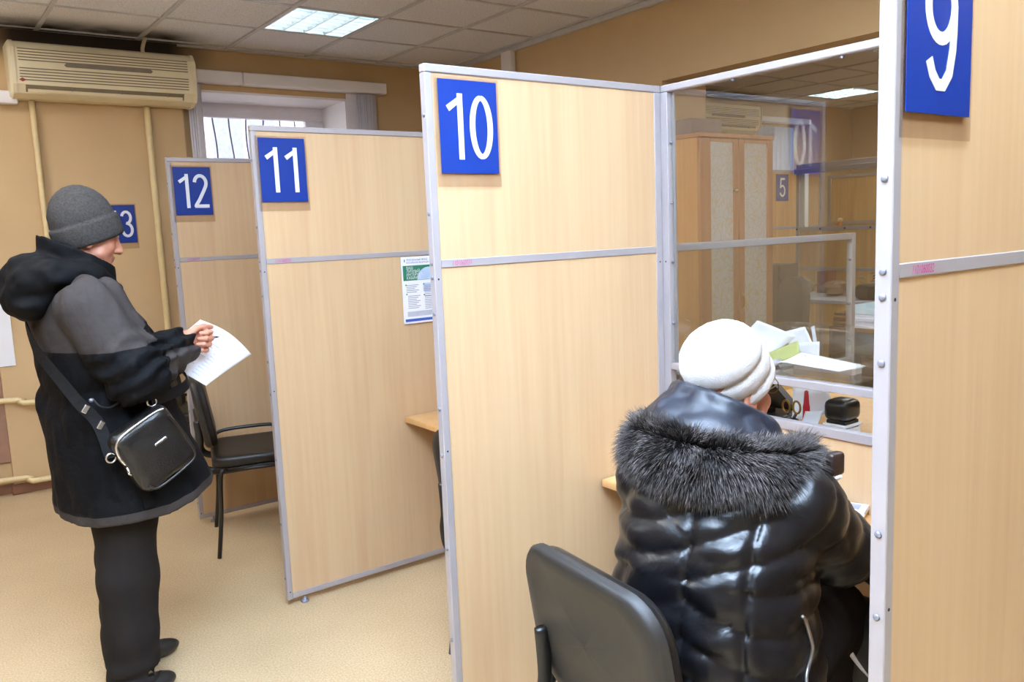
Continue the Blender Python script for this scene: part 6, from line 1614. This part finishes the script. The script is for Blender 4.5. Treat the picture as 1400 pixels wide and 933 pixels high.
d0 = nrm * 0.85 + flow * 0.4; d0 /= np.linalg.norm(d0, axis=1)[:, None]
ln_ = (0.024 + 0.022 * rs.rand(nF, 1)) * (0.85 + 0.35 * rs.rand(nF, 1))
K = 4; wdt = 0.00095
Vf = []; tipv = []
sidev = np.cross(flow, rs.randn(nF, 3)); sidev /= np.linalg.norm(sidev, axis=1)[:, None]; side2 = np.cross(sidev, flow)
pos = root.copy(); rings = []
for k in range(K):
    t = k / (K - 1); w = wdt * (1.15 - t) * (1.0 if k < K - 1 else 0.25)
    rings.append(np.stack([pos + sidev * w, pos - sidev * w * 0.5 + side2 * w * 0.87, pos - sidev * w * 0.5 - side2 * w * 0.87], 1))
    dd = d0 * (1 - t) + flow * t; dd /= np.linalg.norm(dd, axis=1)[:, None]
    pos = pos + dd * ln_ / (K - 1) + np.array([0, 0, -0.0012]) * t
RV = np.stack(rings, 1)                               # strands x K x 3 x 3
base = (np.arange(nF) * K * 3)[:, None]
fs = []
for k in range(K - 1):
    for j in range(3):
        a = k * 3 + j; b2 = k * 3 + (j + 1) % 3
        fs.append(np.concatenate([base + a, base + b2, base + b2 + 3, base + a + 3], 1))
Ff = np.concatenate(fs)
Vs = RV.reshape(-1, 3); tip = np.tile(np.repeat(np.linspace(0, 1, K), 3), nF); shade = np.repeat(0.65 + 0.7 * rs.rand(nF), K * 3) * np.repeat(np.clip(0.85 + 0.5 * clump[:, 0], 0.45, 1.3), K * 3)
cV = np.array(core.v, np.float32); cF = np.array([f for f in core.f if len(f) == 4])
allV = np.concatenate([Vs, cV]); allF = np.concatenate([Ff, cF + len(Vs)])
fur = npmesh('fur_trim', allV, allF, m_fur, wom, {'tip': np.concatenate([tip, np.zeros(len(cV))]), 'shade': np.concatenate([shade, np.full(len(cV), 0.6)])})
fur['kind'] = 'stuff'
# dark end tab of the hood
MB().box(-0.02, 0.02, -0.012, 0.012, -0.024, 0.024, 0.008, seg=3, M=Matrix.Translation(wl(0.338, -0.962, 0.998)) @ Matrix.Rotation(R(-20), 4, 'Z')).build('hood_tab', mat('dark_brown_tab', (44, 28, 24), 0.4), wom, local=True)
# trousers and boots, mostly under the desk
def wtrou(P):
    d = None
    for s in (-1, 1):
        c = chain(P, [(0.0, 0.10 * s, 0.56), (0.40, 0.11 * s, 0.535), (0.425, 0.11 * s, 0.28), (0.42, 0.11 * s, 0.07)], [0.115, 0.085, 0.065, 0.058], 0.03)
        d = c if d is None else smin(d, c, 0.02)
    return d + 0.006 * vn(P, 16)
V, F = surface(wtrou, (-0.18, -0.26, 0.0), (0.54, 0.26, 0.72), 0.011, 1); npmesh('trousers', V, F, m_trou, wom)
for s in (-1, 1):
    def boot(P, s=s):
        y = 0.11 * s
        d = chain(P, [(0.42, y, 0.24), (0.415, y, 0.06)], [0.068, 0.060]); d = smin(d, ell(P, (0.49, y, 0.04), (0.125, 0.046, 0.045)), 0.03)
        return smax(d, 0.003 - P[:, 2], 0.006)
    V, F = surface(boot, (0.30, 0.11 * s - 0.10, -0.01), (0.66, 0.11 * s + 0.10, 0.34), 0.009, 1); npmesh('boot', V, F, m_shoe, wom)
# her pen
pn = thing('pen', 'white pen in the seated woman\'s hand, tip showing past the fur', 'pen', (0.62, -0.75, 0.82))
MB().cyl((0.620, -0.700, 0.805), (0.620, -0.802, 0.876), 0.0045, n=8).build('barrel', m_signwhite, pn)
MB().cyl((0.620, -0.700, 0.805), (0.620, -0.682, 0.792), 0.0042, 0.001, n=8).build('tip', m_dblue, pn)
